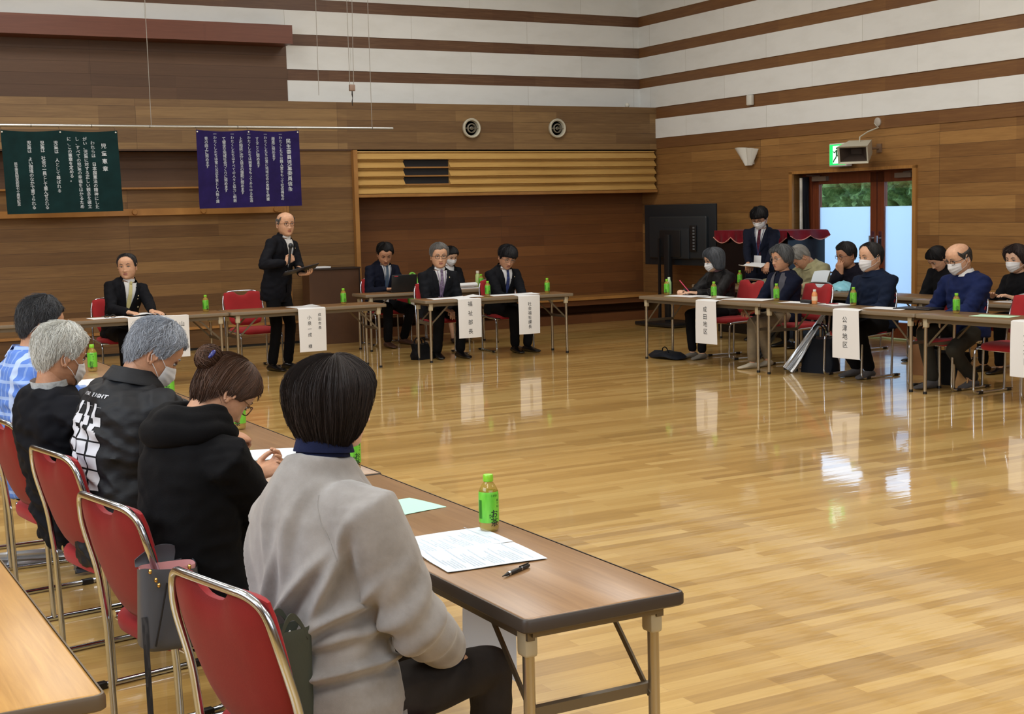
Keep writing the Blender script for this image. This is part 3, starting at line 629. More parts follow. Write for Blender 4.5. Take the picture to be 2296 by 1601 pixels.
chair(9.04, 11.62, 178, 'red stacking chair under the masked woman in the black quilted jacket', GC3)
chair(9.04, 10.58, 178, 'red stacking chair under the woman in the navy cardigan', GC3)
chair(8.94, 9.62, 184, 'red stacking chair under the masked man in the dark navy shirt', GC3)
chair(8.95, 8.56, 184, 'red stacking chair under the bald man in the blue jacket', GC3)
chair(8.98, 7.86, 184, 'empty red stacking chair at the right picture edge, behind the third paper sign', GC3)
chair(10.52, 12.06, 178, 'red stacking chair under the man in the beige jacket', GC3)
chair(10.56, 11.45, 178, 'red stacking chair under the man holding his hand to his mouth', GC3)
chair(10.48, 10.12, 178, 'red stacking chair under the dark-haired woman looking down', GC3)
chair(10.30, 8.98, 178, 'red stacking chair under the masked woman at the right picture edge', GC3)
# ------------------------------------------------------------------ green tea bottles
TEA = NT('tea_bottle'); TEA.set(color=(176, 150, 62), rough=.08, spec=.6); TEA.b.inputs['Alpha'].default_value = .55
LBL = NT('tea_label'); LBL.set(color=LBL.ramp(LBL.noise(LBL.coord((1, 1, .3)), 40, 2), [(.3, (86, 176, 44)), (.7, (120, 204, 66))]), rough=.35, spec=.5)
LBLD = M('label_dark_green', (46, 120, 40), .4); CAPG = M('cap_green', (132, 200, 44), .35)
def make_bottle():
    e = empty('green_tea_bottle', (0, 0, 0), 0)
    b = MB(); b.lathe([(.0, .002), (.021, 0), (.0265, .004), (.0285, .012), (.0275, .018), (.0290, .024), (.0290, .112), (.0270, .122), (.0205, .136), (.0125, .146), (.0120, .150)], seg=26); b.obj('bottle_body', TEA.m, e)
    MB().lathe([(.0293, .028), (.0297, .030), (.0297, .108), (.0285, .118), (.0283, .1185)], seg=30, cap=False).obj('label', LBL.m, e)
    b = MB(); b.lathe([(.0, .168), (.0135, .1675), (.0148, .165), (.0152, .150), (.0135, .147), (.0, .147)], seg=22); b.obj('cap', CAPG, e)
    t = MB(); u = MB()
    vtext(t, 'お茶', 0, 0, .026, 0, .95, .02); vtext(t, 'お〜い', .012, .032, .009, 0, 1.0, .02); vtext(t, '緑茶', -.014, -.012, .006, 0, 1.1, .0)
    htext(u, '伊藤園', -.007, .045, .007, 0, .02)
    for s, m in ((t, INK), (u, LBLD)):
        s.v = [(.0301*math.sin(x/.0301), -.0301*math.cos(x/.0301), z+.066) for x, y, z in s.v]
    t.join(u, 1); t.obj('lettering', [INK, LBLD], e, smooth=False)
    b = MB(); b.v = []; 
    for k in range(9): b.grid(lambda a, c, k=k: (.0300*math.sin(-1.35-k*.055+a*.03), -.0300*math.cos(-1.35-k*.055+a*.03), .040+.055*c), 1, 4)
    b.obj('fine_print', LBLD, e, smooth=False)
    return e
bot0 = make_bottle(); usedb = [0]
GB = 'green tea bottles on the tables'
def bottle(x, y, rz, label):
    if not usedb[0]:
        usedb[0] = 1; bot0.location = (x, y, TZ); bot0.rotation_euler = (0, 0, rz); return tag(bot0, label, 'bottle', GB)
    return dup(bot0, (x, y, TZ), rz, label)
for x, y, r, lb in ((1.853, 3.545, .1, 'green tea bottle nearest the camera, standing by the blue-white papers'),
    (1.895, 4.69, .2, 'green tea bottle partly hidden behind the bob-haired woman'), (1.853, 5.90, -.6, 'green tea bottle beside the writing hand and glasses of the bun-haired woman'),
    (1.89, 7.20, -.5, 'green tea bottle just behind the grey-haired man with the mask'), (1.83, 8.75, -.4, 'green tea bottle standing right of the white-haired man'),
    (3.95, 13.50, .3, 'green tea bottle on the head row near the joint of the tables'), (5.38, 13.42, .2, 'green tea bottle at the right end of the head row'),
    (7.07, 13.42, .3, 'green tea bottle between the two hanging signs of the suited men'), (7.80, 13.38, .2, 'green tea bottle at the right end of the table beside the recess'),
    (7.80, 14.97, .1, 'green tea bottle with a white-capped bottle behind it on the rear laptop table'),
    (8.50, 12.07, -.9, 'green tea bottle nearest the television on the right row'), (8.52, 11.28, -1.2, 'green tea bottle beside the hands of the woman with the bracelet'),
    (8.68, 10.50, -.7, 'green tea bottle in front of the grey-haired woman in navy'), (8.74, 9.50, -1.1, 'green tea bottle in front of the masked man in the dark shirt'),
    (8.68, 8.22, -.5, 'green tea bottle in front of the bald man'), (10.16, 12.95, -.8, 'green tea bottle on the rear table beside the standing masked man')):
    bottle(x, y, r, lb)
e = empty('tea_carton_bottle', (7.80, 15.06, TZ), 0, 'pale bottle with a beige cap just behind the rear green bottle', 'bottle')
MB().lathe([(.0, 0), (.028, .002), (.029, .02), (.029, .15), (.018, .17), (.014, .175)], seg=20).obj('bottle_body', M('pale_bottle', (170, 190, 120), .3), e); MB().lathe([(.0, .205), (.019, .204), (.020, .175), (.0, .175)], seg=18).obj('cap', M('beige_cap', (214, 206, 190), .5), e)
e = empty('orange_drink_bottle', (8.66, 9.93, TZ), 0, 'small orange drink bottle with a white cap on the right row', 'bottle')
MB().lathe([(.0, 0), (.026, .002), (.027, .02), (.027, .085), (.022, .10), (.013, .115)], seg=20).obj('bottle_body', M('orange_label', (214, 140, 84), .35), e)
MB().lathe([(.0, .135), (.014, .134), (.015, .115), (.0, .115)], seg=16).obj('cap', WHITEP, e); MB().lathe([(.0272, .03), (.0275, .05), (.0272, .07)], seg=20, cap=False).obj('label_band', M('label_cream', (230, 206, 170), .5), e)
e = empty('clear_bottle', (8.565, 12.12, TZ), 0, 'clear bottle with a pale cap right behind the green bottle near the television', 'bottle')
MB().lathe([(.0, 0), (.024, .002), (.025, .02), (.025, .13), (.014, .155)], seg=18).obj('bottle_body', M('clear_green', (160, 200, 140), .15), e); MB().lathe([(.0, .185), (.014, .184), (.015, .155), (.0, .155)], seg=16).obj('cap', M('pale_cap', (200, 220, 190), .4), e)
# ------------------------------------------------------------------ hanging paper signs
def sign(x, y, rz, wd, ht, cols, label, over=.10, hid=False):
    e = empty('paper_sign', (x, y, TZ), rz, label, 'sign', 'white paper name signs hanging from the tables')
    def sh(u, v):
        s = v*(ht+over)   # 0 = rear edge on the table, along the top, over the edge, down
        X = (u-.5)*wd
        if s < over: return (X, over-s, .0015+.003*math.sin(u*5)*(over-s)/over)
        d = s-over; return (X+.006*math.sin(d*6)*d, -.012-.008*math.sin(d*5+u*2)-.006*math.sin(u*PI), -d+.001)
    MB().slab(sh, (0, -.0006, .0006), 1, 8, 30).obj('sheet', PAPER, e)
    t = MB()
    for s, cx, z, size, p in cols: vtext(t, s, cx, -z, size, 0, p, .004)
    def m(a, c): d = -c; return (a+.006*math.sin(d*6)*d, -.012-.008*math.sin(d*5+(a/wd+.5)*2)-.006*math.sin((a/wd+.5)*PI)-.0025, c)
    if cols:
        t.v = [m(a, c) for a, b, c in t.v]; t.obj('lettering', INK, e, smooth=False)
    return e
sign(4.94, 13.195, 0, .29, .44, [('成田市長', .075, .055, .036, 1.22), ('小泉一成　様', -.035, .075, .044, 1.32)], 'white paper sign with two columns of text in front of the standing speaker')
sign(3.40, 13.215, 0, .58, .40, [('山', .22, .055, .055, 1.3)], 'wide white paper sign in front of the seated man with the yellow tie')
sign(6.73, 13.21, math.radians(-3), .27, .42, [('福祉部長', .0, .03, .056, 1.75)], 'white paper sign with four characters in front of the man with dark glasses')
sign(7.44, 13.175, math.radians(-3), .26, .42, [('社会福祉課長', .0, .07, .044, 1.13)], 'white paper sign with six characters hanging beside the recess')
DR = math.radians(-90+3.7)
def rsign(x, y, s, lb): return sign(x, y, DR, .31, .43, [(s, .0, .06, .060, 1.22)], lb)
rsign(8.268, 11.06, '成田地区', 'white paper sign with four characters on the right row, the one nearest the television')
rsign(8.372, 9.18, '公津地区', 'white paper sign in front of the masked man in the dark shirt')
rsign(8.475, 7.30, '八生地区', 'white paper sign cut by the right picture edge')
e = sign(1.960, 3.79, PI/2, .34, .47, [('地区', .06, .10, .05, 1.2)], 'white paper sign hanging from the front edge of the nearest table, seen from behind', .012); e.location.z -= .036; e.location.x -= .004
# ------------------------------------------------------------------ papers, pens and other things on the tables
def paper(x, y, rz, wd, dp, label, m=PAPER, cat='paper', z=TZ, curl=.0, lines=0, name='paper_sheet', grp=None, th=.0012, hook=None):
    e = empty(name, (x, y, z+.0012), rz, label, cat, grp)
    MB().slab(lambda u, v: ((u-.5)*wd, (v-.5)*dp, curl*math.exp(-((u-1)/.3)**2)*v+.0015*abs(math.sin(u*3+v*4))), (0, 0, -.0009), 1, 12, 10).obj('sheet', m, e)
    if lines:
        b = MB()
        for k in range(lines):
            if k % 6 == 5: continue
            yy = dp*(.42-.84*k/lines); w0 = -.42*wd+(.2*wd if k % 6 == 0 else 0); w1 = w0+wd*(.35+.45*random.random())
            zz = lambda X: .0022+.0015*abs(math.sin((X/wd+.5)*3+(yy/dp+.5)*4))+curl*math.exp(-(((X/wd+.5)-1)/.3)**2)*(yy/dp+.5)
            b.grid(lambda u, v: (w0+(w1-w0)*u, yy+v*.0022, zz(w0+(w1-w0)*u)), 8, 1)
        b.obj('printed_lines', GRINK, e, smooth=False)
    return e
PB_ = M('bluish_paper', (214, 226, 236), .7, spec=.2)
paper(1.70, 3.49, PI/2+.0, .21, .29, 'white printed sheet beside the grey sweater, partly under another sheet', PB_, lines=26, z=TZ)
paper(1.685, 3.27, PI/2-.06, .21, .29, 'white printed sheet with a lifted corner next to the black pen', PB_, lines=26, z=TZ+.0025, curl=.006)
GRN = M('mint_paper', (176, 226, 206), .7)
paper(1.735, 3.98, PI/2+.2, .20, .28, 'mint green sheet sticking out behind the grey sweater', GRN)
e = empty('ballpoint_pen', (1.69, 3.085, TZ+.006), math.radians(28), 'black ballpoint pen with a silver band lying on the nearest table', 'pen')
MB().lathe([(.001, -.068), (.002, -.060), (.0046, -.045), (.0056, -.02), (.0056, .052), (.004, .058)], (0, 0, 0), 12, axis='x').obj('barrel', BLK, e)
MB().lathe([(.0058, -.042), (.0060, -.034)], (0, 0, 0), 12, axis='x', cap=False).obj('tip_band', CHROME, e); MB().lathe([(.0058, .018), (.0058, .021)], (0, 0, 0), 12, axis='x', cap=False).obj('middle_ring', CHROME, e)
MB().box((.035, 0, .007), (.045, .003, .002)).obj('clip', BLK, e, smooth=False)
paper(1.75, 5.18, PI/2-.25, .23, .34, 'white sheet under the writing hand beside the bun-haired woman', PB_, curl=.004)
e = empty('tablet_case', (1.63, 4.86, TZ), PI/2+.12, 'blue and white checked tablet case lying between two people of the near row', 'tablet case')
CHK = NT('checked_cover'); ck = CHK.n('ShaderNodeTexBrick'); ck.offset = 0; ck.inputs['Scale'].default_value = 1; ck.inputs['Brick Width'].default_value = .045; ck.inputs['Row Height'].default_value = .045; ck.inputs['Mortar Size'].default_value = .006; ck.inputs['Mortar Smooth'].default_value = 1
ck.inputs['Color1'].default_value = lin((196, 210, 228)); ck.inputs['Color2'].default_value = lin((140, 162, 200)); ck.inputs['Mortar'].default_value = lin((40, 50, 92)); CHK.l(CHK.coord(), ck.inputs['Vector']); CHK.set(color=ck.outputs[0], rough=.4)
MB().box((0, 0, .008), (.19, .26, .014), None, 0, .005).obj('cover', CHK.m, e); MB().box((.0, .0, .003), (.196, .266, .006), None, 0, .002).obj('rim', M('case_beige', (190, 170, 140), .5), e)
paper(1.62, 4.44, PI/2+.1, .24, .32, 'white sheet under the hands of the bun-haired woman', PB_, curl=.003)
paper(1.70, 8.15, PI/2+.3, .25, .40, 'white sheets beside the far green bottle of the near row', PAPER, curl=.01)
paper(1.66, 6.75, PI/2, .20, .28, 'white sheet in front of the white-haired man', PAPER)
WP = 'loose papers on the far tables'
paper(2.98, 13.42, .1, .36, .22, 'white paper under the glasses of the seated man with the yellow tie', PAPER, curl=.0)
paper(4.94, 13.42, .08, .30, .22, 'white papers on the table in front of the standing speaker', PAPER, curl=.012)
paper(6.60, 13.44, -.1, .42, .24, 'white papers in front of the man with dark glasses', PAPER, curl=.01)
paper(6.86, 13.47, .1, .26, .22, 'white booklet beside the tea bottle of the man with dark glasses', PAPER, z=TZ+.003, curl=.015)
paper(7.40, 13.45, -.1, .56, .24, 'white papers in front of the young man with the blue tie', PAPER, curl=.006)
paper(8.52, 11.75, DR+.1, .40, .26, 'white papers at the television end of the right row', PAPER, curl=.004)
paper(8.60, 11.35, DR-.1, .30, .24, 'white sheet under the hands of the woman writing with a pink pen', PAPER, z=TZ+.002)
paper(8.62, 10.85, DR+.2, .50, .25, 'white papers between the first and second women of the right row', PAPER, curl=.006)
paper(8.66, 10.15, DR+.2, .34, .20, 'white sheet beside the black pouch on the right row', PAPER)
paper(8.72, 9.70, DR-.3, .30, .22, 'white leaflet behind the masked man\'s tea bottle', PAPER)
paper(8.70, 9.02, DR+.1, .42, .22, 'white papers at the table joint beside the masked man', PAPER, curl=.012)
paper(8.68, 7.82, DR+.2, .34, .20, 'pale green leaflet on the table at the right edge', M('pale_green_paper', (190, 226, 196), .7))
paper(10.16, 9.50, DR, .50, .30, 'open white documents on the rear table behind the blue-jacketed bald man', PAPER, curl=.008, z=TZ)
paper(10.02, 8.72, DR, .40, .28, 'white papers under the hand of the masked woman at the right edge', PAPER, curl=.01, z=TZ)
tag(MB().box((0, 0, .016), (.06, .15, .032), None, 0, .012).obj('pouch', M('black_pouch', (20, 20, 24), .6), loc=(8.66, 10.03, TZ)), 'small black pouch lying beside the orange drink bottle', 'pouch')
e = empty('red_pen', (8.72, 9.76, TZ+.005), DR+.4, 'dark red pen lying on the white leaflet', 'pen'); MB().lathe([(.001, -.06), (.005, -.045), (.005, .06)], (0, 0, 0), 8, axis='x').obj('barrel', M('pen_red', (130, 24, 40), .4), e)
e = empty('black_folder', (8.82, 8.78, TZ+.002), DR+.15, 'open black folder lying in front of the bald man', 'folder'); MB().box((0, 0, .006), (.36, .24, .010), None, 0, .004).obj('cover', BLK, e)
# documents of the seated man: glasses and a dark clipboard with papers
e = empty('clipboard', (3.36, 13.50, TZ+.002), .05, 'dark clipboard with white papers under the hand of the seated man', 'clipboard')
MB().box((0, 0, .004), (.32, .23, .007), None, 0, .002).obj('board', BLK, e); MB().slab(lambda u, v: ((u-.5)*.30, (v-.5)*.21, .010+.008*math.sin(u*PI)), (0, 0, -.001), 1, 10, 6).obj('paper', PAPER, e)
e = empty('eyeglasses', (2.98, 13.36, TZ+.004), .0, 'dark-rimmed eyeglasses lying on the white paper of the seated man', 'glasses')
b = MB()
for s in (-1, 1): b.tube([(s*.03+.022*math.cos(2*PI*k/14), 0, .016+.014*math.sin(2*PI*k/14)) for k in range(15)], .003, 6); b.tube([(s*.055, 0, .02), (s*.055, .10, .012)], .0025, 5)
b.tube([(-.008, 0, .018), (.008, 0, .018)], .0022, 5); b.obj('frame', BLK, e)
# laptop
e = empty('laptop', (6.76, 15.02, TZ), math.radians(172), 'open black laptop seen from behind, in front of the man in the navy suit', 'laptop')
MB().box((0, .0, .009), (.31, .21, .016), None, 0, .004).obj('base', BLK, e)
lid = MB(); lid.box((0, .0, .10), (.31, .008, .205), None, 0, .003); lid.xf(Matrix.Translation((0, -.10, .014)) @ Matrix.Rotation(math.radians(14), 4, 'X')); lid = MB().box((0, 0, .10), (.31, .008, .20), None, 0, .003).xf(Matrix.Translation((0, .105, .012)) @ Matrix.Rotation(math.radians(-12), 4, 'X')).obj('screen_lid', M('laptop_lid', (26, 28, 30), .35), e)
MB().box((.10, .005, .185), (.045, .003, .010)).xf(Matrix.Translation((0, .105, .012)) @ Matrix.Rotation(math.radians(-12), 4, 'X')).obj('sticker', M('sticker', (170, 60, 70), .5), e, smooth=False)
# binders and the green shopping bag beside the laptop
e = empty('document_pile', (7.58, 15.02, TZ), .05, 'pile of curled white documents on the laptop table left of the tea bottle', 'papers')
MB().slab(lambda u, v: ((u-.5)*.34, (v-.5)*.24, .012+.0*u), (0, 0, -.012), 1, 6, 4).obj('lower_stack', PAPER, e)
def roll(u, v): a = PI*1.2*v; return (-.17+.30*u, -.05+.06*math.cos(a)-.02, .040+.028*math.sin(a))
MB().slab(roll, (0, 0, .004), 1, 4, 14).obj('curled_booklet', PAPER, e)
chair(7.20, 15.66, -90, 'empty red stacking chair holding the green shopping bag beside the laptop', GC2)
e = empty('shopping_bag', (7.15, 15.84, .44), 0, 'green and white shopping bag hanging beside the laptop table, right of the laptop', 'bag')
GBG = M('bag_green', (120, 190, 70), .5)
def bag_s(u, v):
    a = 2*PI*u; wx = .075+.02*v; wy = .05; return V((wx*math.copysign(abs(math.cos(a))**.7, math.cos(a)), -.32+wy*math.copysign(abs(math.sin(a))**.7, math.sin(a)), .0+v*.27))
b = MB(); b.rings([[bag_s(k/24, j/8) for k in range(24)] for j in range(9)]); b.obj('body', GBG, e)
MB().bx(-.07, .06, -.374, -.371, .02, .09).obj('white_band', WHITEP, e, smooth=False)
b = MB(); b.tube(smooth_path([(-.05, -.32, .26), (-.055, -.30, .38), (0, -.28, .43), (.055, -.30, .38), (.05, -.32, .26)], .05), .012, 6); b.obj('handle', GBG, e)
# blue plastic bag and sheet on the rear table in front of the door
BLUEP = M('light_blue_plastic', (130, 196, 214), .35)
tag(MB().slab(lambda u, v: ((u-.5)*.36, (v-.5)*.26, .012+.085*math.sin(u*PI)**1.2*math.sin(v*PI)**.6+.012*noise.noise(V((u*9, v*9, 1)))), (0, 0, -.010), 1, 24, 18).obj('plastic_bag', BLUEP, loc=(10.20, 11.25, TZ), rz=DR), 'light blue plastic bag lying on the rear table in front of the glazed door', 'bag')
tag(MB().slab(lambda u, v: ((u-.5)*.30, .05*v*v, v*.17+.02*math.sin(u*2)*v), (0, .001, 0), 1, 10, 8).obj('raised_sheet', PB_, loc=(10.10, 11.52, TZ+.02), rz=DR-.2), 'white sheet held up at the rear table beside the light blue bag', 'paper')
# ------------------------------------------------------------------ bags and umbrellas on the floor
def soft_bag(name, x, y, rz, w_, d_, h_, m, label, handles=True, hm=None, lean=0, sag=.1, cat='bag'):
    e = empty(name, (x, y, 0), rz, label, cat)
    def s(u, v):
        a = 2*PI*u; k = 1-.22*v**2+.05*math.sin(v*7); nn = noise.noise(V((math.cos(a)*2, math.sin(a)*2, v*3+x)))*sag
        sq = lambda c: math.copysign(abs(c)**.6, c)
        dd = d_/2*(1-.75*v)+.008
        return V((w_/2*k*sq(math.cos(a))*(1+nn)+lean*v, dd*sq(math.sin(a))*(1+nn), v*h_*(1+.06*math.sin(a*2+1)*v)))
    b = MB(); b.rings([[s(k/28, j/12) for k in range(28)] for j in range(13)]); b.obj('body', m, e)
    if handles:
        for sy in (-1, 1):
            b = MB(); b.tube(smooth_path([(-w_*.2+lean, sy*.02, h_*.93), (-w_*.18+lean, sy*.03, h_*1.25), (lean, sy*.03, h_*1.42), (w_*.18+lean, sy*.03, h_*1.25), (w_*.2+lean, sy*.02, h_*.93)], .06), .008, 7); b.obj('handle', hm or m, e)
    return e
NAVB = cloth('black_nylon', (18, 22, 30), .55, 200, .4); BK2 = cloth('black_fabric', (15, 15, 17), .8)
soft_bag('tote_bag', 8.84, 10.06, DR+.25, .36, .20, .33, NAVB, 'large black tote bag with arched handles standing on the floor under the right row')
e = empty('umbrella', (8.60, 10.22, 0), 0, 'rolled silver umbrella leaning on the middle table of the right row', 'umbrella')
SIL = M('silver_fabric', (176, 178, 180), .28, .75)
def umb(b, p0, p1, r0, r1, m):
    P0, P1 = V(p0), V(p1); n = 14; rs = []; ax = (P1-P0).normalized(); u_ = ax.orthogonal().normalized(); v_ = ax.cross(u_)
    for i in range(n+1):
        t = i/n; c = P0.lerp(P1, t); r = (r0*(1-t)+r1*t)
        rs.append([c+(u_*math.cos(2*PI*k/32+t*1.5)+v_*math.sin(2*PI*k/32+t*1.5))*r*(1+.28*math.cos(8*PI*k/16*1.0)) for k in range(32)])
    b.rings(rs)
b = MB(); umb(b, (0, .01, .02), (.30, -.16, .56), .048, .015, SIL); b.obj('folded_canopy', SIL, e); MB().tube([(.30, -.16, .56), (.34, -.18, .63), (.345, -.182, .66)], .011, 8).obj('handle', BLK, e)
e = empty('umbrella', (9.12, 11.36, 0), 0, 'dark folded umbrella in clear plastic beside the chair of the masked woman on the right', 'umbrella')
b = MB(); umb(b, (0, 0, .02), (.02, -.42, .42), .04, .02, SIL); b.obj('folded_canopy', M('umbrella_dark', (48, 56, 66), .3), e); MB().tube([(.02, -.42, .42), (.02, -.48, .47)], .010, 8).obj('handle', BLK, e)
e = empty('cloth_bag', (8.45, 12.0, 0), DR, 'dark navy cloth bag lying flat on the floor under the right row', 'bag')
b = MB(); b.rings([[V(((.26-.02*math.cos(t_*3))*math.cos(2*PI*k/26)*q, .13*math.sin(2*PI*k/26)*q, z+.012*math.sin(k))) for k in range(26)] for t_, q, z in ((0, .8, .012), (1, 1, .02), (2, .95, .045), (3, .7, .065), (4, .3, .07))]); b.obj('body', NAVB, e)
MB().tube(smooth_path([(-.08, .0, .06), (-.06, -.02, .11), (.0, -.02, .125), (.05, -.02, .06)], .03), .006, 6).obj('handle', BK2, e)
soft_bag('tote_bag', 6.42, 13.72, .3, .28, .14, .17, BK2, 'slumped black bag on the floor beside the legs of the man with dark glasses', True, None, -.06, .25)
soft_bag('black_bag', 9.15, 8.72, DR, .46, .26, .27, BK2, 'bulging black bag on the floor behind the bald man\'s feet', False, None, 0, .2)
tag(MB().slab(lambda u, v: (.14*math.sin(u*5)*.3+.06*v, -.06+.10*u, .03+.20*v-.05*u), (0, .012, 0), 1, 8, 8).obj('tan_scarf', cloth('tan_cloth', (184, 142, 92), .8), loc=(8.96, 8.42, 0)), 'tan cloth hanging over the black bag on the floor at the right', 'cloth')
e = soft_bag('paper_bag', 9.42, 9.32, DR, .26, .12, .33, M('kraft_paper', (146, 102, 64), .7), 'brown paper bag on the floor under the chair of the masked man', True, M('bag_cord', (120, 84, 54), .8))
# near row: grey handbag on the chair, green tote, black backpack, umbrella on floor
LEA = NT('grey_leather'); LEA.set(color=(70, 72, 78), rough=.42, spec=.5); LEA.bump(LEA.noise(LEA.coord(), 220, 2), .12, .001)
GOLD = M('gold_metal', (214, 176, 104), .25, 1)
e = empty('handbag', (.950, 3.73, .43), math.radians(-4), 'grey leather handbag with gold fittings and pink lining between the two nearest red chairs', 'handbag'); e.scale = (.70, .95, 1.0)
def hb(u, v):
    a = 2*PI*u; sq = lambda c: math.copysign(abs(c)**.55, c); wd = .125*(1-.10*v); dp = .062*(1-.25*v)
    return V((wd*sq(math.cos(a)), dp*sq(math.sin(a)), .21*v+.008*math.sin(a*2)*v-(.0 if v > .1 else .0)))
b = MB(); b.rings([[hb(k/32, 0)*.86+V((0, 0, 0)) for k in range(32)]]+[[hb(k/32, j/9)+V((0, 0, .012)) for k in range(32)] for j in range(10)], True, False); b.add([hb(k/32, 0)*.86 for k in range(32)], [tuple(range(31, -1, -1))]); b.obj('body', LEA.m, e)
b = MB(); b.rings([[V((hb(k/32, 1).x*.95, hb(k/32, 1).y*.9, z)) for k in range(32)] for z in (.224, .16, .12)], True, False); b.add([V((hb(k/32, 1).x*.95, hb(k/32, 1).y*.9, .12)) for k in range(32)], [tuple(range(32))]); b.obj('pink_lining', M('pink_lining', (206, 150, 150), .6), e)
b = MB(); b.slab(lambda u, v: (-.11+.22*u, .055-.05*v*0+.004*math.sin(v*3), .215+.055*v*math.sin(PI*(.12+.76*u))), (0, .006, 0), 1, 14, 6); b.obj('open_flap', LEA.m, e)
b = MB(); b.tube([(-.02, -.066, .19), (-.05, -.072, .10), (-.075, -.068, .02)], .004, 6); b.tube([(.02, -.066, .185), (.018, -.075, .09)], .006, 6); b.obj('zip_pull', BLK, e)
for x, z in ((-.06, .20), (-.05, .185), (.02, .188), (.10, .19), (.07, .225), (-.08, .225)): MB().sphere((x, -.060, z), .0075, 10, 7).obj('gold_stud', GOLD, e)
b = MB()
b.tube([(.115+.012*math.cos(2*PI*k/12), -.03, .165+.014*math.sin(2*PI*k/12)) for k in range(13)], .003, 6); b.tube([(.115, -.03, .15), (.12, -.034, .12), (.112, -.034, .105)], .005, 6); b.obj('gold_fitting', GOLD, e)
b = MB(); b.slab(lambda u, v: (-.12+.02*u+.0*v, -.05-.03*v, .10-.42*v+.02*math.sin(v*3)), (.003, .0, 0), 1, 2, 16); b.slab(lambda u, v: (.115+.02*(u-.5), -.035, .10-.12*v), (0, .003, 0), 1, 2, 5); b.obj('shoulder_strap', LEA.m, e)
OLV = NT('olive_canvas'); OLV.set(color=(62, 66, 56), rough=.6, spec=.3); OLV.bump(OLV.noise(OLV.coord(), 160, 3), .3, .002)
e = empty('canvas_tote', (.985, 2.87, .43), math.radians(13), 'dark olive canvas tote bag standing on the nearest red chair', 'bag')
def ct(u, v):
    a = 2*PI*u; sq = lambda c: math.copysign(abs(c)**.6, c); n_ = 1+.05*noise.noise(V((math.cos(a)*2, math.sin(a)*2, v*4)))
    return V((.057*sq(math.cos(a))*n_, .034*sq(math.sin(a))*n_, .25*v))
b = MB(); b.rings([[ct(k/36, j/16) for k in range(36)] for j in range(17)]+[[ct(k/36, 1)*.94+V((0, 0, .028)) for k in range(36)], [V((ct(k/36, 1).x*.9, ct(k/36, 1).y*.8, .14)) for k in range(36)]], True, True); b.obj('body', OLV.m, e)
for sy in (-1, 1): MB().slab(lambda u, v: (-.036+.072*v+.0*u, sy*(.034-.006*math.sin(PI*v)), .235+.05*math.sin(PI*v)+.016*u), (0, .003, 0), 1, 2, 14).obj('handle', OLV.m, e)
MB().slab(lambda u, v: (-.04+.06*u, -.015+.03*v, .225+.02*math.sin(u*4)*math.sin(v*5)), (0, 0, .01), 1, 8, 8).obj('white_tissue', PAPER, e)
e = empty('backpack', (1.55, 4.25, 0), math.radians(10), 'black backpack with straps on the floor under the near table', 'bag')
b = MB(); b.sphere((0, 0, .14), (.12, .09, .14), 18, 12); b.obj('body', BK2, e); b = MB()
for k in (-1, 1): b.tube([(-.10, k*.03, .22), (-.17, k*.06, .12), (-.18, k*.08, .03), (-.24, k*.10, .010)], .012, 6, fl=(1.4, .4))
b.obj('strap', BK2, e)
e = empty('umbrella', (1.12, 6.62, .0), 0, 'rolled silver umbrella lying on the floor behind the red chairs at the left edge', 'umbrella')
b = MB(); umb(b, (-.42, .05, .045), (.25, .0, .045), .030, .024, SIL); b.obj('folded_canopy', SIL, e)
e = empty('umbrella', (1.42, 6.35, .0), 0, 'small folded umbrella in clear plastic lying behind the red chairs', 'umbrella')
b = MB(); umb(b, (-.22, .0, .05), (.12, .0, .05), .034, .026, SIL); b.obj('folded_canopy', M('plastic_dark', (72, 80, 92), .2), e)
# ------------------------------------------------------------------ people: builders
def remesh(mb, voxel, smooth=2, name='tmp'):
    me = bpy.data.meshes.new(name); me.from_pydata(mb.v, [], mb.f); me.update()
    o = bpy.data.objects.new(name, me); COL.objects.link(o)
    r = o.modifiers.new('r', 'REMESH'); r.mode = 'VOXEL'; r.voxel_size = voxel; r.adaptivity = 0
    if smooth: s = o.modifiers.new('s', 'SMOOTH'); s.iterations = smooth; s.factor = .5
    bpy.context.view_layer.update()
    m2 = bpy.data.meshes.new_from_object(o.evaluated_get(bpy.context.evaluated_depsgraph_get()))
    n = len(m2.vertices); co = np.empty(n*3); m2.vertices.foreach_get('co', co); nr = np.empty(n*3); m2.vertices.foreach_get('normal', nr)
    out = MB(); out.v = [tuple(x) for x in co.reshape(-1, 3)]; out.f = [tuple(p.vertices) for p in m2.polygons]; out.m = [0]*len(out.f); out.n = nr.reshape(-1, 3)
    bpy.data.objects.remove(o); bpy.data.meshes.remove(me); bpy.data.meshes.remove(m2); return out
def capsule(mb, path, radii, seg=14):
    P = [V(p) for p in path]; a = (P[0]-P[1]).normalized(); b = (P[-1]-P[-2]).normalized()
    P = [P[0]+a*radii[0]*.9, P[0]+a*radii[0]*.55]+P+[P[-1]+b*radii[-1]*.55, P[-1]+b*radii[-1]*.9]
    mb.tube(P, [radii[0]*.3, radii[0]*.82]+list(radii)+[radii[-1]*.82, radii[-1]*.3], seg); return mb
def ik(a, t, l1, l2, pole):
    a, t, pole = V(a), V(t), V(pole); d = t-a; L = min(d.length, .995*(l1+l2)); L = max(L, abs(l1-l2)*1.05+.01); dn = d.normalized(); t2 = a+dn*L
    x = (l1*l1-l2*l2+L*L)/(2*L); h = math.sqrt(max(0, l1*l1-x*x)); p = (pole-dn*pole.dot(dn))
    p = p.normalized() if p.length > 1e-4 else dn.orthogonal(); return a+dn*x+p*h, t2
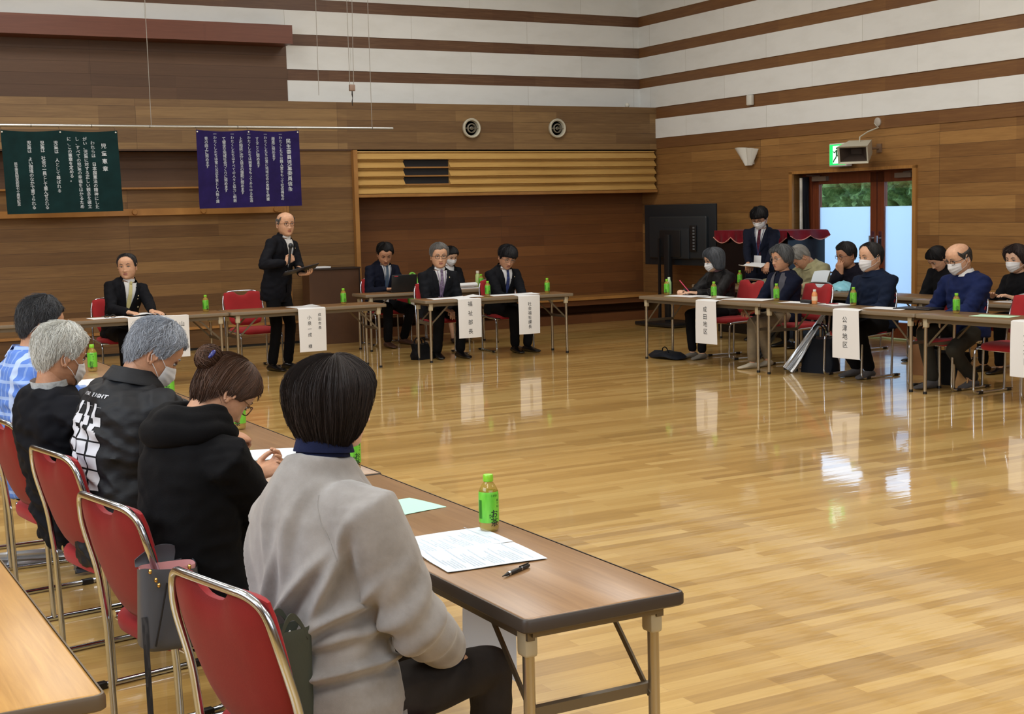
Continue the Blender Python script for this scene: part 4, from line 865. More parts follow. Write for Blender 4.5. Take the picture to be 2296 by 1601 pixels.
# head surface: rings of (z, half width, front depth, back depth)
HZ = [-.115, -.113, -.105, -.095, -.08, -.06, -.035, -.01, .015, .04, .06, .08, .095, .106, .112, .115]
HX = [0, .020, .038, .049, .059, .068, .074, .077, .078, .078, .076, .069, .056, .038, .018, 0]
HF = [0, .046, .070, .078, .082, .084, .086, .085, .087, .090, .088, .077, .060, .038, .018, 0]
HB = [0, .022, .036, .045, .056, .070, .083, .092, .098, .099, .095, .084, .067, .044, .022, 0]
G = lambda a, s: math.exp(-(a/s)**2)
def hsurf(z, ph, feat=True, fem=0):
    X = float(np.interp(z, HZ, HX)); F = float(np.interp(z, HZ, HF)); B = float(np.interp(z, HZ, HB))
    c, s = math.cos(ph), math.sin(ph); x = X*math.copysign(abs(s)**.92, s); y = (F if c > 0 else B)*math.copysign(abs(c)**(.85 if c > 0 else .95), c)
    if z < -.02: x *= 1-fem*.07*min(1, (-z-.02)/.06)
    if feat and c > 0:
        r = 0
        if -.05 < z < .025: t = (.025-z)/.062 if z > -.037 else max(0, 1-(-.037-z)/.011); y += .023*max(0, t)*G(x, .0105); 
        y += .009*G(abs(x)-.012, .007)*G(z+.036, .008)
        y -= .0085*G(abs(x)-.031, .014)*G(z-.008, .011); y += .0035*G(abs(x)-.030, .02)*G(z-.026, .007); y += .0035*G(abs(x)-.042, .016)*G(z+.028, .018)
        y += .006*G(x, .022)*G(z+.061, .013); y -= .004*G(x, .02)*G(z+.061, .0028); y -= .003*G(x, .02)*G(z+.078, .006); y += .005*G(x, .018)*G(z+.098, .012)
    return V((x, y, z))
def hnorm(p):
    n = V((p.x/.075**2, p.y/.095**2, p.z/.115**2)); return n.normalized() if n.length > 0 else V((0, 0, 1))
def head_mesh(s, mt, fem=0, near=False):
    """returns MB with material slots 0 skin 1 lips 2 brow 3 eye-white 4 iris"""
    b = MB(); nz, na = (64, 72) if near else (46, 52); zs = [-.1148+.2296*(.5-.5*math.cos(PI*k/nz)) for k in range(nz+1)]
    # denser rings in the face
    zs = sorted(set([round(z, 5) for z in zs]+[round(-.075+.11*k/22, 5) for k in range(23)]))
    pa = []
    for k in range(na): t = k/na*2-1; pa.append(PI*(t*.72+.28*t**3))
    b.rings([[hsurf(z, a, True, fem) for a in pa] for z in zs])
    mi = []
    for f in b.f:
        c = sum((V(b.v[i]) for i in f), V((0, 0, 0)))/len(f); m = 0
        if c.y > .05:
            if abs(c.x) < .021*(1-abs(c.z+.061)/.02) and abs(c.z+.061) < .0085: m = 1
        mi.append(m)
    b.m = mi
    for sx in (-1, 1):
        y0 = hsurf(.006, math.atan2(.031, .08)*1.0, True).y
        b.sphere((sx*.031, .0735, .006), (.0135, .010, .0052), 14, 8, 3); b.sphere((sx*.031, .0800, .006), (.0050, .0048, .0048), 12, 8, 4)
        lid = MB().grid(lambda u, v: (sx*(.031+.0160*math.cos(PI*u)), .0765+.0085*math.sin(PI*u)-.001+.0012*v, .0075+.0052*math.sin(PI*u)+.006*v*math.sin(PI*u)), 12, 3, 0); b.join(lid)
        lash = MB().tube([(sx*(.031+.0155*math.cos(PI*k/8)), .0765+.0095*math.sin(PI*k/8), .0062+.0058*math.sin(PI*k/8)) for k in range(9)], .0016, 5, 4); b.join(lash, 4)
        bw = []
        for k in range(9): t = k/8; X_ = sx*(.013+.034*t); Z_ = .026+.006*math.sin(t*PI*.85); p_ = hsurf(Z_, math.asin(max(-1, min(1, X_/.079)))*1.0, True, fem); bw.append(V((X_, max(p_.y, .060)+.0012, Z_)))
        b.tube(bw, [.0008, .0022, .0028, .003, .003, .0028, .0024, .0018, .0008], 6, 2)
        # ear: rim, bowl and lobe
        R = Matrix.Rotation(sx*-.30, 3, 'Z'); O = V((sx*.074, -.008, -.004))
        rim = [R @ V((sx*(.006+.006*math.sin(t)), -.018*math.cos(t*.9-.4)+.0*t, .030*math.sin(t*1.15-.5)-.004)) for t in [k*.28 for k in range(13)]]
        b.tube([O+R @ V((sx*.010, -.016*math.sin(a)-.004, .031*math.cos(a))) for a in [-.9+k*.29 for k in range(14)]], .0045, 7)
        b.sphere(O+R @ V((sx*.004, -.003, -.002)), (.0045, .014, .025), 12, 8, 0, R); b.sphere(O+R @ V((sx*.007, -.001, -.027)), (.0045, .008, .009), 10, 6); b.sphere(O+R @ V((sx*.006, .010, -.004)), (.005, .005, .009), 8, 6)
    b.xf(mt @ Matrix.Diagonal((s, s, s, 1))); return b
def hand_mesh(wr, d, pn, side, curl, s=1.0, spread=1.0, thumb=.5, point=0):
    d = V(d).normalized(); pn = V(pn); pn = (pn-d*pn.dot(d)).normalized(); th = (pn.cross(d)).normalized()*(1 if side < 0 else -1)
    wr = V(wr); mb = MB(); rs = []
    for t, wd, tk in ((-.25, .024, .020), (0, .026, .019), (.3, .033, .017), (.65, .040, .015), (.95, .041, .013), (1.03, .036, .009)):
        c = wr+d*(.088*s*t); rs.append([c+th*(wd*s*math.cos(2*PI*k/14))+pn*(tk*s*math.sin(2*PI*k/14)) for k in range(14)])
    mb.rings(rs)
    cu = curl if hasattr(curl, '__len__') else (curl, curl*1.15, curl*.8)
    for f, (lat, L, r) in enumerate(((.030, .070, .0088), (.010, .078, .0090), (-.011, .073, .0086), (-.030, .058, .0076))):
        p = wr+d*(.088*s*(1-.05*abs(f-1)))+th*(lat*s*.98); dd = (d+th*(lat*2.2*spread)).normalized(); path = [p-dd*.015*s, p]; a = 0
        cc = [x*(1-point*.8 if f == 0 else 1) for x in cu]
        for q, fr in enumerate((.44, .31, .25)):
            a += cc[q]; dv = dd*math.cos(a)+pn*math.sin(a); p = p+dv*(L*s*fr); path.append(p)
        capsule(mb, path, [r*s, r*s, r*s*.98, r*s*.9, r*s*.78], 10)
    p = wr+d*.022*s+th*.022*s; dd = (th*.75+d*.62+pn*.25*thumb).normalized(); p2 = p+dd*.040*s; d3 = (d*.85+th*(.35-.5*thumb)+pn*.5*thumb).normalized(); p3 = p2+d3*.030*s; d4 = (d*.85+th*(.1-.6*thumb)+pn*.6*thumb).normalized(); p4 = p3+d4*.024*s
    capsule(mb, [p, p2, p3, p4], [.0135*s, .0115*s, .0100*s, .0082*s], 10)
    return remesh(mb, .0034*s, 2)
def interp_path(P, t):
    n = len(P)-1; k = min(n-1, max(0, int(math.floor(t*n)))); f = t*n-k; return P[k].lerp(P[k+1], f)
SKIN = {}
def skin_mats(tone, haircol):
    k = (tone, haircol)
    if k not in SKIN:
        nm = 'skin_%d' % len(SKIN)
        if tone not in SKIN:
            t = NT('skin_tone_%d' % len(SKIN)); n = t.noise(t.coord(), 60, 4, .6); n2 = t.noise(t.coord(), 14, 2)
            t.set(color=t.ramp(t.mix(n, n2, .5), [(.3, tuple(c*.90 for c in tone)), (.7, tuple(min(255, c*1.05) for c in tone))]), rough=.52, spec=.4)
            t.b.inputs['Subsurface Weight'].default_value = .08; t.b.inputs['Subsurface Radius'].default_value = (.012, .005, .003); SKIN[tone] = t.m
        SKIN[k] = [SKIN[tone], M('lips', (150, 92, 82), .5), hairmat(haircol), M('eye_white', (196, 190, 184), .3), M('iris_dark', (24, 18, 16), .25)]
    return SKIN[k]
HM = {}
def hairmat(c, rough=.55):
    if c not in HM:
        t = NT('hair_%d' % len(HM)); g = t.n('ShaderNodeNewGeometry'); n = t.noise(t.coord((1, 1, .25)), 120, 3, .6); n2 = t.noise(t.coord(), 14, 3)
        lt_ = sum(c) > 300; d = tuple(x*(.84 if lt_ else .66) for x in c); u = tuple(min(255, x*(1.10 if lt_ else 1.18)+3) for x in c)
        m = t.mix(t.mix(n, n2, .35), g.outputs['Random Per Island'], .45)
        t.set(color=t.ramp(m, [(.25, d), (.55, c), (.8, u)]), rough=rough+.1, spec=.3); HM[c] = t.m
    return HM[c]
def make_hair(style, mt, s, near=0, seed=0, fem=0, wave=0):
    rs = np.random.RandomState(seed+11); b = MB()
    T = {  # azimuth degrees -> hairline z ; thickness top / side / back
        'short': ([0, 25, 45, 62, 75, 88, 105, 125, 150, 180], [.070, .080, .072, .045, .004, -.006, .008, -.032, -.060, -.070], .026, .008, .012),
        'fringe': ([0, 25, 45, 62, 75, 88, 105, 125, 150, 180], [.036, .034, .030, .018, -.010, -.012, .004, -.034, -.062, -.070], .024, .014, .016),
        'thin': ([0, 25, 45, 62, 75, 88, 105, 125, 150, 180], [.096, .094, .078, .050, .006, -.004, .008, -.030, -.058, -.066], .008, .007, .010),
        'receding': ([0, 20, 34, 50, 68, 80, 90, 105, 125, 150, 180], [.098, .100, .096, .072, .034, .000, -.004, .008, -.030, -.056, -.064], .012, .009, .012),
        'bald': ([0, 40, 62, 75, 85, 95, 110, 125, 150, 180], [.110, .110, .048, .018, -.004, .002, .004, -.030, -.056, -.064], .006, .006, .009),
        'cut': ([0, 14, 30, 45, 62, 75, 90, 105, 125, 150, 180], [.062, .076, .070, .050, .012, -.024, -.040, -.048, -.060, -.076, -.084], .026, .022, .028),
        'lob': ([0, 20, 35, 50, 65, 80, 95, 115, 140, 180], [.060, .050, .030, -.010, -.070, -.094, -.104, -.108, -.112, -.114], .020, .020, .024),
        'tied': ([0, 25, 45, 62, 75, 88, 105, 125, 150, 180], [.068, .064, .050, .024, -.004, -.014, -.020, -.050, -.078, -.088], .014, .011, .014),
        'bob': ([0, 20, 35, 50, 65, 80, 95, 115, 140, 180], [.045, .035, .010, -.030, -.090, -.108, -.112, -.113, -.1135, -.114], .026, .030, .034)}[style]
    az, hz, tt, ts, tb = T
    def zh(ph): return float(np.interp(abs(math.degrees(ph)), az, hz))+.0055*noise.noise(V((math.sin(ph)*4+seed, math.cos(ph)*4, 3)))+(.007*math.sin(ph*1.0+seed) if abs(ph) < 1.2 else 0)*(style in ('short', 'thin', 'fringe'))
    def shell(u, v, ex=0):
        ph = (u*2-1)*PI
        if style == 'bald': ph = 1.08+u*(2*PI-2.16); ph = ph if ph < PI else ph-2*PI
        z1 = zh(ph); z0 = .1149
        if style == 'bald': z0 = float(np.interp(abs(math.degrees(ph)), [0, 62, 80, 110, 180], [.1149, .075, .050, .055, .072])); z0 = max(z0, z1+.002)
        t = math.sin(v*PI/2) if style != 'bald' else v
        z = z0+(z1-z0)*(1-math.cos(v*PI/2)) if style != 'bald' else z0+(z1-z0)*v
        wide = max(0, math.cos(ph)); back = max(0, -math.cos(ph)); th = tt*(1-v)+(ts*(1-back)+tb*back)*v
        if style in ('bob', 'lob'):
            p = hsurf(max(z, -.01), ph, False); kk = 1-.60*max(0, (.005-z)/.12)**2.1 if style == 'bob' else 1-.16*max(0, (-.01-z)/.105)**2
            p = V((p.x*kk*1.04, p.y*kk, z)); n = hnorm(V((p.x, p.y, max(z, 0)))); th = (tt*(1-v)+ts*v)*(1-.45*wide*v)
            e = 1.0 if v < .96 else max(.35, 1-(v-.96)/.04*.65)
            p = p+n*(th+.012*math.sin(PI*min(1, v*1.1)))*e
        else:
            p = hsurf(z, ph, False); n = hnorm(p); e = min(1, (1-v)*7+.18)
            if style == 'bald': e = min(e, min(1, v*5+.1))
            p = p+n*th*e
        w_ = noise.noise(V((math.sin(ph)*5+seed, math.cos(ph)*5, v*2.2))); w2 = noise.noise(V((math.sin(ph)*22, math.cos(ph)*22+seed, v*3)))
        am = (.60 if style in ('short', 'fringe', 'cut', 'thin') else .35)*th if style != 'bald' else .0; return p+n*(w_*am*.7+w2*am*.45*min(1, v*4)+ex)
    nu, nv = (150, 44) if near else (84, 26)
    g = MB().grid(lambda u, v: shell(u, v), nu, nv)
    inn = MB().grid(lambda u, v: (lambda p: p-hnorm(p)*.006)(shell(u, 1, 0)*1.0 if v == 0 else hsurf(max(-.113, min(.1145, zh((u*2-1)*PI)+.010)), (u*2-1)*PI, False)*(.97)), nu, 1)
    if style != 'bald': g.join(inn)
    b.join(g)
    # strands
    N = {0: 420, 1: 5200, 2: 4200}[near] if style != 'bald' else (120 if not near else 900); r0 = (.0013 if not near else .00060); seg = 3; st = MB()
    messy = {'short': .006, 'fringe': .007, 'cut': .010, 'thin': .005}.get(style, .003)
    for k in range(N):
        u = rs.rand(); v0 = rs.rand()**1.0*(.55 if not wave else .82)*(1 if style != 'bald' else .3); v1 = min(1.0+.02*rs.rand(), v0+(.35+.5*rs.rand() if not wave else .16+.2*rs.rand())); du = rs.randn()*(.012 if not wave else .035); wp = rs.rand()*6; off = .0005+rs.rand()*(.0022+wave*.35)+(rs.rand() < .12)*rs.rand()*messy; n = 9 if near else 6; path = []
        for i in range(n+1):
            t = i/n; v = v0+(v1-v0)*t; uu = (u+du*t+.004*math.sin(t*5+k)+wave*math.sin(t*7+wp)) % 1; p = shell(uu, min(v, 1)); lift = off*(.4+1.2*t) if messy > .004 else off
            if i == n and rs.rand() < .5 and abs(u-.5) > .30: p = p+V((0, 0, -.004-rs.rand()*.006))
            path.append(p+hnorm(p)*lift)
        st.tube(path, [r0*(.7+.5*math.sin(PI*i/n)) for i in range(n+1)], seg, 0, False)
    b.join(st)
    if style == 'bun':
        pass
    b.xf(mt @ Matrix.Diagonal((s, s, s, 1))); return b
def mask_mesh(mt, s, low=0):
    b = MB()
    def f(u, v):
        a = (u*2-1)*1.08; zt = -.004-.012*abs(math.sin(a))**1.5-low; zb = -.108+.045*abs(math.sin(a))**1.3-low*.6; z = zt+(zb-zt)*v; p = hsurf(max(z, -.108), a, False)
        nose = .016*math.exp(-(a/.28)**2)*math.exp(-((v-.35)/.4)**2); bul = .004+.007*math.sin(PI*v)*(1-abs(u*2-1)**3)+nose+.0012*math.sin(v*22)*(1-abs(u*2-1)**2)*1.0
        yb = max(p.y, .066 if abs(a) < .5 else 0)*1.0 if z < -.09 else p.y
        return V((p.x, yb, z))+V((math.sin(a), math.cos(a), 0))*bul
    b.slab(f, (0, .0008, 0), 1, 30, 22)
    l = MB()
    for sx in (-1, 1):
        for v in (.08, .92): p = f((sx+1)/2, v); e = V((sx*.081, -.012, .018 if v < .5 else -.026)); m = (p+e)/2+V((sx*.012, 0, 0)); l.tube([p, m, e], .0012, 5)
        l.tube([(sx*.081, -.012, .018), (sx*.083, -.024, -.004), (sx*.081, -.012, -.026)], .0012, 5)
    D = mt @ Matrix.Diagonal((s, s, s, 1)); return b.xf(D), l.xf(D)
def glasses_mesh(mt, s, sq=1):
    b = MB()
    for sx in (-1, 1):
        b.tube([(sx*(.032+.023*math.copysign(abs(math.cos(2*PI*k/20))**.7, math.cos(2*PI*k/20))), .094-.006*abs(math.cos(2*PI*k/20)), .004+.0165*math.copysign(abs(math.sin(2*PI*k/20))**.7, math.sin(2*PI*k/20))) for k in range(21)], .0019, 6)
        b.tube([(sx*.055, .086, .009), (sx*.074, .060, .009), (sx*.080, -.010, .008), (sx*.079, -.030, -.006)], .0017, 5)
    b.tube([(-.010, .095, .008), (0, .099, .011), (.010, .095, .008)], .0017, 5)
    return b.xf(mt @ Matrix.Diagonal((s, s, s, 1)))
def shoe_mesh(ank, yaw, s, m=0):
    b = MB(); rs = []
    for y, w_, h, z0 in ((-.075, .018, .035, .010), (-.068, .032, .055, .002), (-.04, .037, .075, 0), (.0, .038, .080, 0), (.05, .042, .062, 0), (.10, .047, .045, 0), (.15, .044, .036, .001), (.18, .032, .028, .003), (.192, .014, .018, .008)):
        rs.append([V((w_*math.cos(2*PI*k/16), y, z0+(h-z0)*(.5+.5*math.sin(2*PI*k/16))**(.75))) for k in range(16)])
    b.rings(rs); b.xf(Matrix.Translation((ank[0], ank[1], 0)) @ Matrix.Rotation(yaw, 4, 'Z') @ Matrix.Diagonal((s, s, s, 1))); return b
def _spine(sit, s, hip, lean, bend, side, tl):
    hz = hip if hip else (.405+.085*s if sit else .815*s+.083); H = V((0, 0, hz)); n = 14; L = .525*s*tl; pts = [H.copy()]; ups = []
    for k in range(n):
        a = math.radians(lean+bend*(k/n)**1.2); u = V((math.sin(math.radians(side)), math.sin(a), math.cos(a))).normalized(); ups.append(u); pts.append(pts[-1]+u*L/n)
    ups.append(ups[-1]); return H, n, L, pts, ups
def _headframe(cN, uN, fN, s, hs, head):
    yaw, pit, rol = [math.radians(a) for a in head]; nk = cN+uN*.022*s+fN*.016*s
    RH = Matrix.Rotation(-yaw, 3, 'Z') @ Matrix.Rotation(pit, 3, 'X') @ Matrix.Rotation(rol, 3, 'Y'); return nk, RH, nk+RH @ V((0, .018*hs, .093*hs))
def _headpos(x, y, face, head, sit, s, hip, lean, bend, side, fem, tl):
    H, n, L, pts, ups = _spine(sit, s, hip, lean, bend, side, tl); u = ups[-1]; l = (V((1, 0, 0))-u*u.x).normalized(); f = u.cross(l).normalized()
    return _headframe(pts[-1], u, f, s, s*HS*(.97 if fem else 1.0), head)[2]
HS = 1.10
def person(label, x, y, face, head=(0, 0, 0), sit=True, s=.955, hip=None, lean=5, bend=8, side=0, hands=None, hstyle=None, hd=None, feet=None, tone=(196, 152, 122), hair='short', hc=(30, 28, 28),
           top='suit', tc=None, lc=None, shoe=None, mask=False, gl=None, tie=None, shirt=None, near=0, fem=0, group=None, bulk=1.0, fold=.004, elbow=None, seed=1, headoff=(0, 0, 0), collar=None, knees=None, loose=1.0, vox=None, hands_w=True, at=None, hsc=1.0, vopen=None, drop=None, wave=0):
    drop = (.045 if fem else .034) if drop is None else drop
    tl = 1.0; tgt = None; lean0 = lean
    for _it in range(9 if at else 0):
        h_ = _headpos(x, y, face, head, sit, s, hip, lean, bend, side, fem, tl); rz_ = math.radians(face-90); d_ = Matrix.Rotation(-rz_, 3, 'Z') @ (V(at)-V((x, y, 0)))-h_
        lean += math.degrees(d_.y/.62)*.8; side += math.degrees(d_.x/.62)*.8; tl += d_.z/.55*.8; tl = min(1.14, max(.84, tl)); lean = min(60, max(-14, lean)); side = min(18, max(-18, side))
    rz = math.radians(face-90); R = Matrix.Rotation(-rz, 3, 'Z'); base = V((x, y, 0))
    def loc(p): return R @ (V(p)-base)
    H, n, L, pts, ups = _spine(sit, s, hip, lean, bend, side, tl); LAT = V((1, 0, 0))
    def fr(t):
        t2 = max(0, min(1, t)); c = interp_path(pts, t2); u = ups[min(n, int(t2*n))]; 
        if t < 0: c = c+ups[0]*L*t
        if t > 1: c = c+u*L*(t-1)
        l = (LAT-u*LAT.dot(u)).normalized(); f = u.cross(l).normalized(); return c, l, f, u
    wm = 1-.09*fem
    TT = [-.30, -.14, 0, .2, .4, .6, .76, .88, .95, 1.0, 1.05]; TA = [.165, .178, .176, .162*wm, .160*wm, .174*wm, .186*wm, .180*wm, .134, .078, .060]; TB = [.105, .125, .128, .118, .116, .124, .122, .104, .086, .070, .060]
    TA[7] -= drop*.9; TA[8] -= drop*.9; TA[6] -= drop*.3
    TA = [a*s*bulk for a in TA[:8]]+[a*s for a in TA[8:]]; TB = [a*s*bulk for a in TB[:8]]+[a*s for a in TB[8:]]
    if not sit: TA[0] = .168*s*bulk; TB[0] = .118*s*bulk
    def rad(t): return float(np.interp(t, TT, TA)), float(np.interp(t, TT, TB))
    def surf(t, u, off=0, back=False):       # point on the chest (or back) at lateral u metres
        c, l, f, up = fr(t); a, b_ = rad(t); q = max(0, 1-min(1, abs(u)/a)**2.3)**(1/2.3); return c+l*u+f*((b_*q+off)*(-1 if back else 1))
    def torso(mb, off, t0, t1, k=12):
        rs = []
        for i in range(k+1):
            t = t0+(t1-t0)*i/k; c, l, f, up = fr(t); a, b_ = rad(t); a += off; b_ += off; ring = []
            for j in range(28):
                an = 2*PI*j/28; cs, sn = math.cos(an), math.sin(an); e = 2/2.3
                ring.append(c+l*a*math.copysign(abs(cs)**e, cs)+f*b_*math.copysign(abs(sn)**e, sn))
            rs.append(ring)
        mb.rings(rs); return mb
    cS, lS, fS, uS = fr(.872-drop); sw = (.172-.012*fem)*s*(.5+.5*bulk)
    SH = {1: cS+lS*sw, -1: cS-lS*sw}
    EL = {}; WR = {}; HD = {}
    if hands is None: hands = {1: (.10, .30, .555), -1: (-.10, .30, .555)} if sit else {1: (.24, .05, .72), -1: (-.24, .05, .72)}; hands_w = False
    for sd in (1, -1):
        t = V(hands[sd]); t = loc(t) if hands_w else t
        pole = V(elbow[sd]) if elbow else V((sd*.5, -.25, -.8)); EL[sd], WR[sd] = ik(SH[sd], t, .285*s, .245*s, pole)
    # legs
    HJ = {1: H+V((.085*s, 0, -.01)), -1: H+V((-.085*s, 0, -.01))}; KN = {}; AN = {}
    for sd in (1, -1):
        ft = V(feet[sd]) if feet else (V((sd*.11, .40*s, .085*s)) if sit else V((sd*.10, 0, .085*s)))
        KN[sd], AN[sd] = ik(HJ[sd], ft, .42*s, .40*s, V(knees[sd]) if knees else V((sd*.12, 1, .75 if sit else 0))); AN[sd] = ft
    # head frame
    cN, lN, fN, uN = fr(1.0); hs = s*(.97 if near else HS)*hsc*(.97 if fem else 1.0); nk, RH, hcn = _headframe(cN, uN, fN, s, hs, head); hcn = hcn+V(headoff); MT = Matrix.Translation(hcn) @ RH.to_4x4()
    mats = skin_mats(tone, hc)
    # body
    core = MB(); torso(core, -.034*s, -.10, 1.0, 10)
    capsule(core, [cN-uN*.05*s, nk, hcn+RH @ V((0, -.022*s, -.045*s))], [.062*s, (.055-.008*fem)*s, (.054-.008*fem)*s])
    for sd in (1, -1):
        capsule(core, [SH[sd]-lS*sd*.05-uS*.02, SH[sd]-uS*.015, EL[sd]], [.036*s, .036*s, .032*s]); capsule(core, [EL[sd], WR[sd]], [.036*s, .024*s])
        capsule(core, [HJ[sd], KN[sd]], [.07*s, .045*s]); capsule(core, [KN[sd], AN[sd]+V((0, 0, -.02))], [.045*s, .032*s])
    body = remesh(core, .009 if near else .011, 2); body.join(head_mesh(hs, MT, fem, near))
    hdir = hd or {}
    for sd in (1, -1):
        fa = (WR[sd]-EL[sd]).normalized(); spec = hdir.get(sd, {}); d = spec.get('d', fa); pn = spec.get('pn', V((0, 0, -1))+(V((0, .3, 0)) if not sit else V((0, 0, 0))))
        if spec.get('w'): d = R @ V(d); pn = R @ V(pn)
        if abs(V(d).normalized().dot(V(pn).normalized())) > .95: pn = V((-sd, 0, 0))
        body.join(hand_mesh(WR[sd], d, pn, sd, spec.get('curl', .35), s*(.93 if fem else 1), 1, spec.get('thumb', .5), spec.get('point', 0)), 0)
    P = body.obj('person', mats, None, (x, y, 0), rz, 60); tag(P, label, 'person', group)
    sub = lambda mb, name, mat_, lab=None, sm=60: mb.obj(name, mat_, P, label=lab, smooth=sm)
    def folds(m, amp, sc=9, twist=0):
        for i, v in enumerate(m.v):
            nn = m.n[i]; q = V(v)*sc; w_ = noise.noise(V((q.x*.7+seed, q.y*.7, q.z*1.6+q.x*.8))); w2 = noise.noise(V((q.x*2.2, q.y*2.2+seed, q.z*3.4-q.x)))
            k = amp*1.9*((1-abs(w_)*2.4)*.8+w2*.5)
            d = min((V(v)-EL[1]).length, (V(v)-EL[-1]).length)/.11
            if d < 1.3: k += amp*1.3*math.sin((V(v)-EL[1 if v[0] > 0 else -1]).dot((WR[1 if v[0] > 0 else -1]-SH[1 if v[0] > 0 else -1]).normalized())*170)*max(0, 1-d/1.3)*.6
            m.v[i] = (v[0]+nn[0]*k, v[1]+nn[1]*k, v[2]+nn[2]*k)
        return m
    # upper garment
    j = MB(); t0 = -.14 if sit else -.30; torso(j, .006*s, t0, .985, 14)
    ar = {'suit': (.066, .058, .050, .040), 'knit': (.068, .060, .052, .044), 'coat': (.076, .068, .060, .046), 'shirt': (.064, .058, .050, .042)}[top]; ar = [a*s*(.45+.55*bulk)*loose for a in ar]
    for sd in (1, -1):
        up = (SH[sd]+EL[sd])/2; lo = (EL[sd]+WR[sd])/2; wr = WR[sd]-(WR[sd]-EL[sd]).normalized()*.012
        capsule(j, [SH[sd]-lS*sd*.045-uS*.01, SH[sd]-uS*.004, up, EL[sd]], [ar[0]*.95, ar[0], ar[1], ar[2]]); capsule(j, [EL[sd], lo, wr-(wr-lo).normalized()*ar[3]*.6], [ar[2], ar[2]*.92, ar[3]])
        j.sphere(EL[sd], ar[2]*1.02, 12, 8)
    gar = folds(remesh(j, vox or (.0075 if near else .012), 12 if loose > 1.2 else 3), fold*(1 if not near else 1.4))
    if tie is not None or shirt is not None or top == 'suit':     # open front
        keep = []; keepm = []
        v0_ = vopen or .34; w_at = lambda t: max(0, (t-v0_)/(.98-v0_))**.9*.078*s
        for fc in gar.f:
            c = sum((V(gar.v[i]) for i in fc), V((0, 0, 0)))/len(fc); bt = None; bd = 9
            for k in range(5, n+1):
                d_ = abs((c-pts[k]).dot(ups[k]))
                if d_ < bd: bd = d_; bt = k/n
            cc, l, f, u = fr(bt); q = c-cc
            if bt > v0_ and q.dot(f) > .02 and abs(q.dot(l)) < w_at(bt): continue
            keep.append(fc)
        gar.f = keep; gar.m = [0]*len(keep)
    G_ = sub(gar, {'suit': 'jacket', 'knit': 'sweater', 'coat': 'jacket', 'shirt': 'shirt_top'}[top], tc)
    if shirt is not None:
        b = MB(); b.grid(lambda u, v: surf(.32+.64*v, (u*2-1)*(max(0, (.32+.64*v-.34)/.64)**.9*.078*s+.02), -.001), 12, 18)
        def coll(sd):
            def f(u, v):
                a = -.25+u*2.4; c, l, ff, uu = fr(1.0); r = .062*s+.008*s*(1-v); return c+l*sd*math.sin(a)*r+ff*(math.cos(a)*r+.012*s)+uu*(-.010*s+(.024*s)*v-.034*s*math.exp(-(u/.22)**2)*(1-v))
            return f
        for sd in (1, -1): b.slab(coll(sd), (0, 0, .002), 1, 14, 4)
        sub(b, 'shirt', shirt)
    if tie is not None:
        b = MB(); b.slab(lambda u, v: surf(.16+.80*v, (u*2-1)*(.034-.020*v)*s, .006), fS*.003, 1, 4, 20); c = surf(.965, 0, .014); b.sphere(c, (.015*s, .012*s, .017*s), 12, 8); sub(b, 'tie', tie)
    if top == 'suit':
        b = MB()
        for sd in (1, -1):
            def lap(u, v, sd=sd):
                t = .36+.60*v; w0 = max(0, (t-.34)/.64)**.9*.078*s; w1 = w0+(.052*math.sin(PI*min(1, max(0, v*.93)))**.8+.004)*s
                if v > .80: w1 = w0+(.030+.02*(1-v))*s
                return surf(t, sd*(w0-.004+(w1-w0+.004)*u), .009+.003*math.sin(u*PI))
            b.slab(lap, fS*.004, 1, 5, 22)
        def bc(u, v):
            a = PI*(.34+1.32*u); c, l, ff, uu = fr(.985); r = (.080-.010*v)*s; return c+l*math.sin(a)*r*1.05+ff*(math.cos(a)*r+.006)+uu*(-.016+.042*v)*s
        b.slab(bc, (0, 0, .003), 1, 20, 4); sub(b, 'lapels', tc)
    if collar is not None:                      # stand-up or folded collar of the garment
        ck, cm, hh = collar
        def cf(u, v):
            a = 2*PI*u+PI; c, l, ff, uu = fr(1.0); op = .5+.5*math.cos(a-PI); r = (.066+ck[0]*v)*s; return c+l*math.sin(a)*r+ff*(math.cos(a)*r+.008*s)+uu*((-.012+hh*v)*s)
        a0 = ck[1]
        b = MB(); b.slab(lambda u, v: cf(a0+(1-2*a0)*u, v), (0, 0, .003), 1, 36, 6)
        if ck[2]: b.slab(lambda u, v: cf(a0+(1-2*a0)*u, 1)+(lambda a: (lS*math.sin(a)+fS*math.cos(a))*(.004+(ck[3] if len(ck) > 3 else .030)*v)*s-uS*(.050*v)*s)(2*PI*(a0+(1-2*a0)*u)+PI), (0, 0, .003), 1, 36, 6)
        sub(b, 'collar', cm)
    # trousers
    if lc is not None:
        t = MB(); torso(t, -.022*s, -.20 if sit else -.16, .12, 6)
        for sd in (1, -1):
            k = .92 if fem else 1
            capsule(t, [HJ[sd], (HJ[sd]+KN[sd])/2, KN[sd]], [.082*s*k, .078*s*k, .060*s*k]); capsule(t, [KN[sd], (KN[sd]+AN[sd])/2, AN[sd]+V((0, 0, .02))], [.060*s*k, .056*s*k, .052*s*k])
        t = remesh(t, .009 if near else .013, 3)
        for i, v in enumerate(t.v):
            nn = t.n[i]; q = V(v)*10; k = .0035*(1-2*abs(noise.noise(V((q.x, q.y*.8, q.z*1.5+seed))))); t.v[i] = (v[0]+nn[0]*k, v[1]+nn[1]*k, v[2]+nn[2]*k)
        sub(t, 'trousers', lc)
    if shoe is not None:
        for sd in (1, -1): sub(shoe_mesh(AN[sd], -sd*.15+(0 if not feet or len(feet.get('yaw', ())) == 0 else feet['yaw'][0 if sd > 0 else 1]), s*(.9 if fem else 1)), 'shoe', shoe)
    if hair: sub(make_hair(hair, MT, hs, near, seed, fem, wave), 'hair', hairmat(hc))
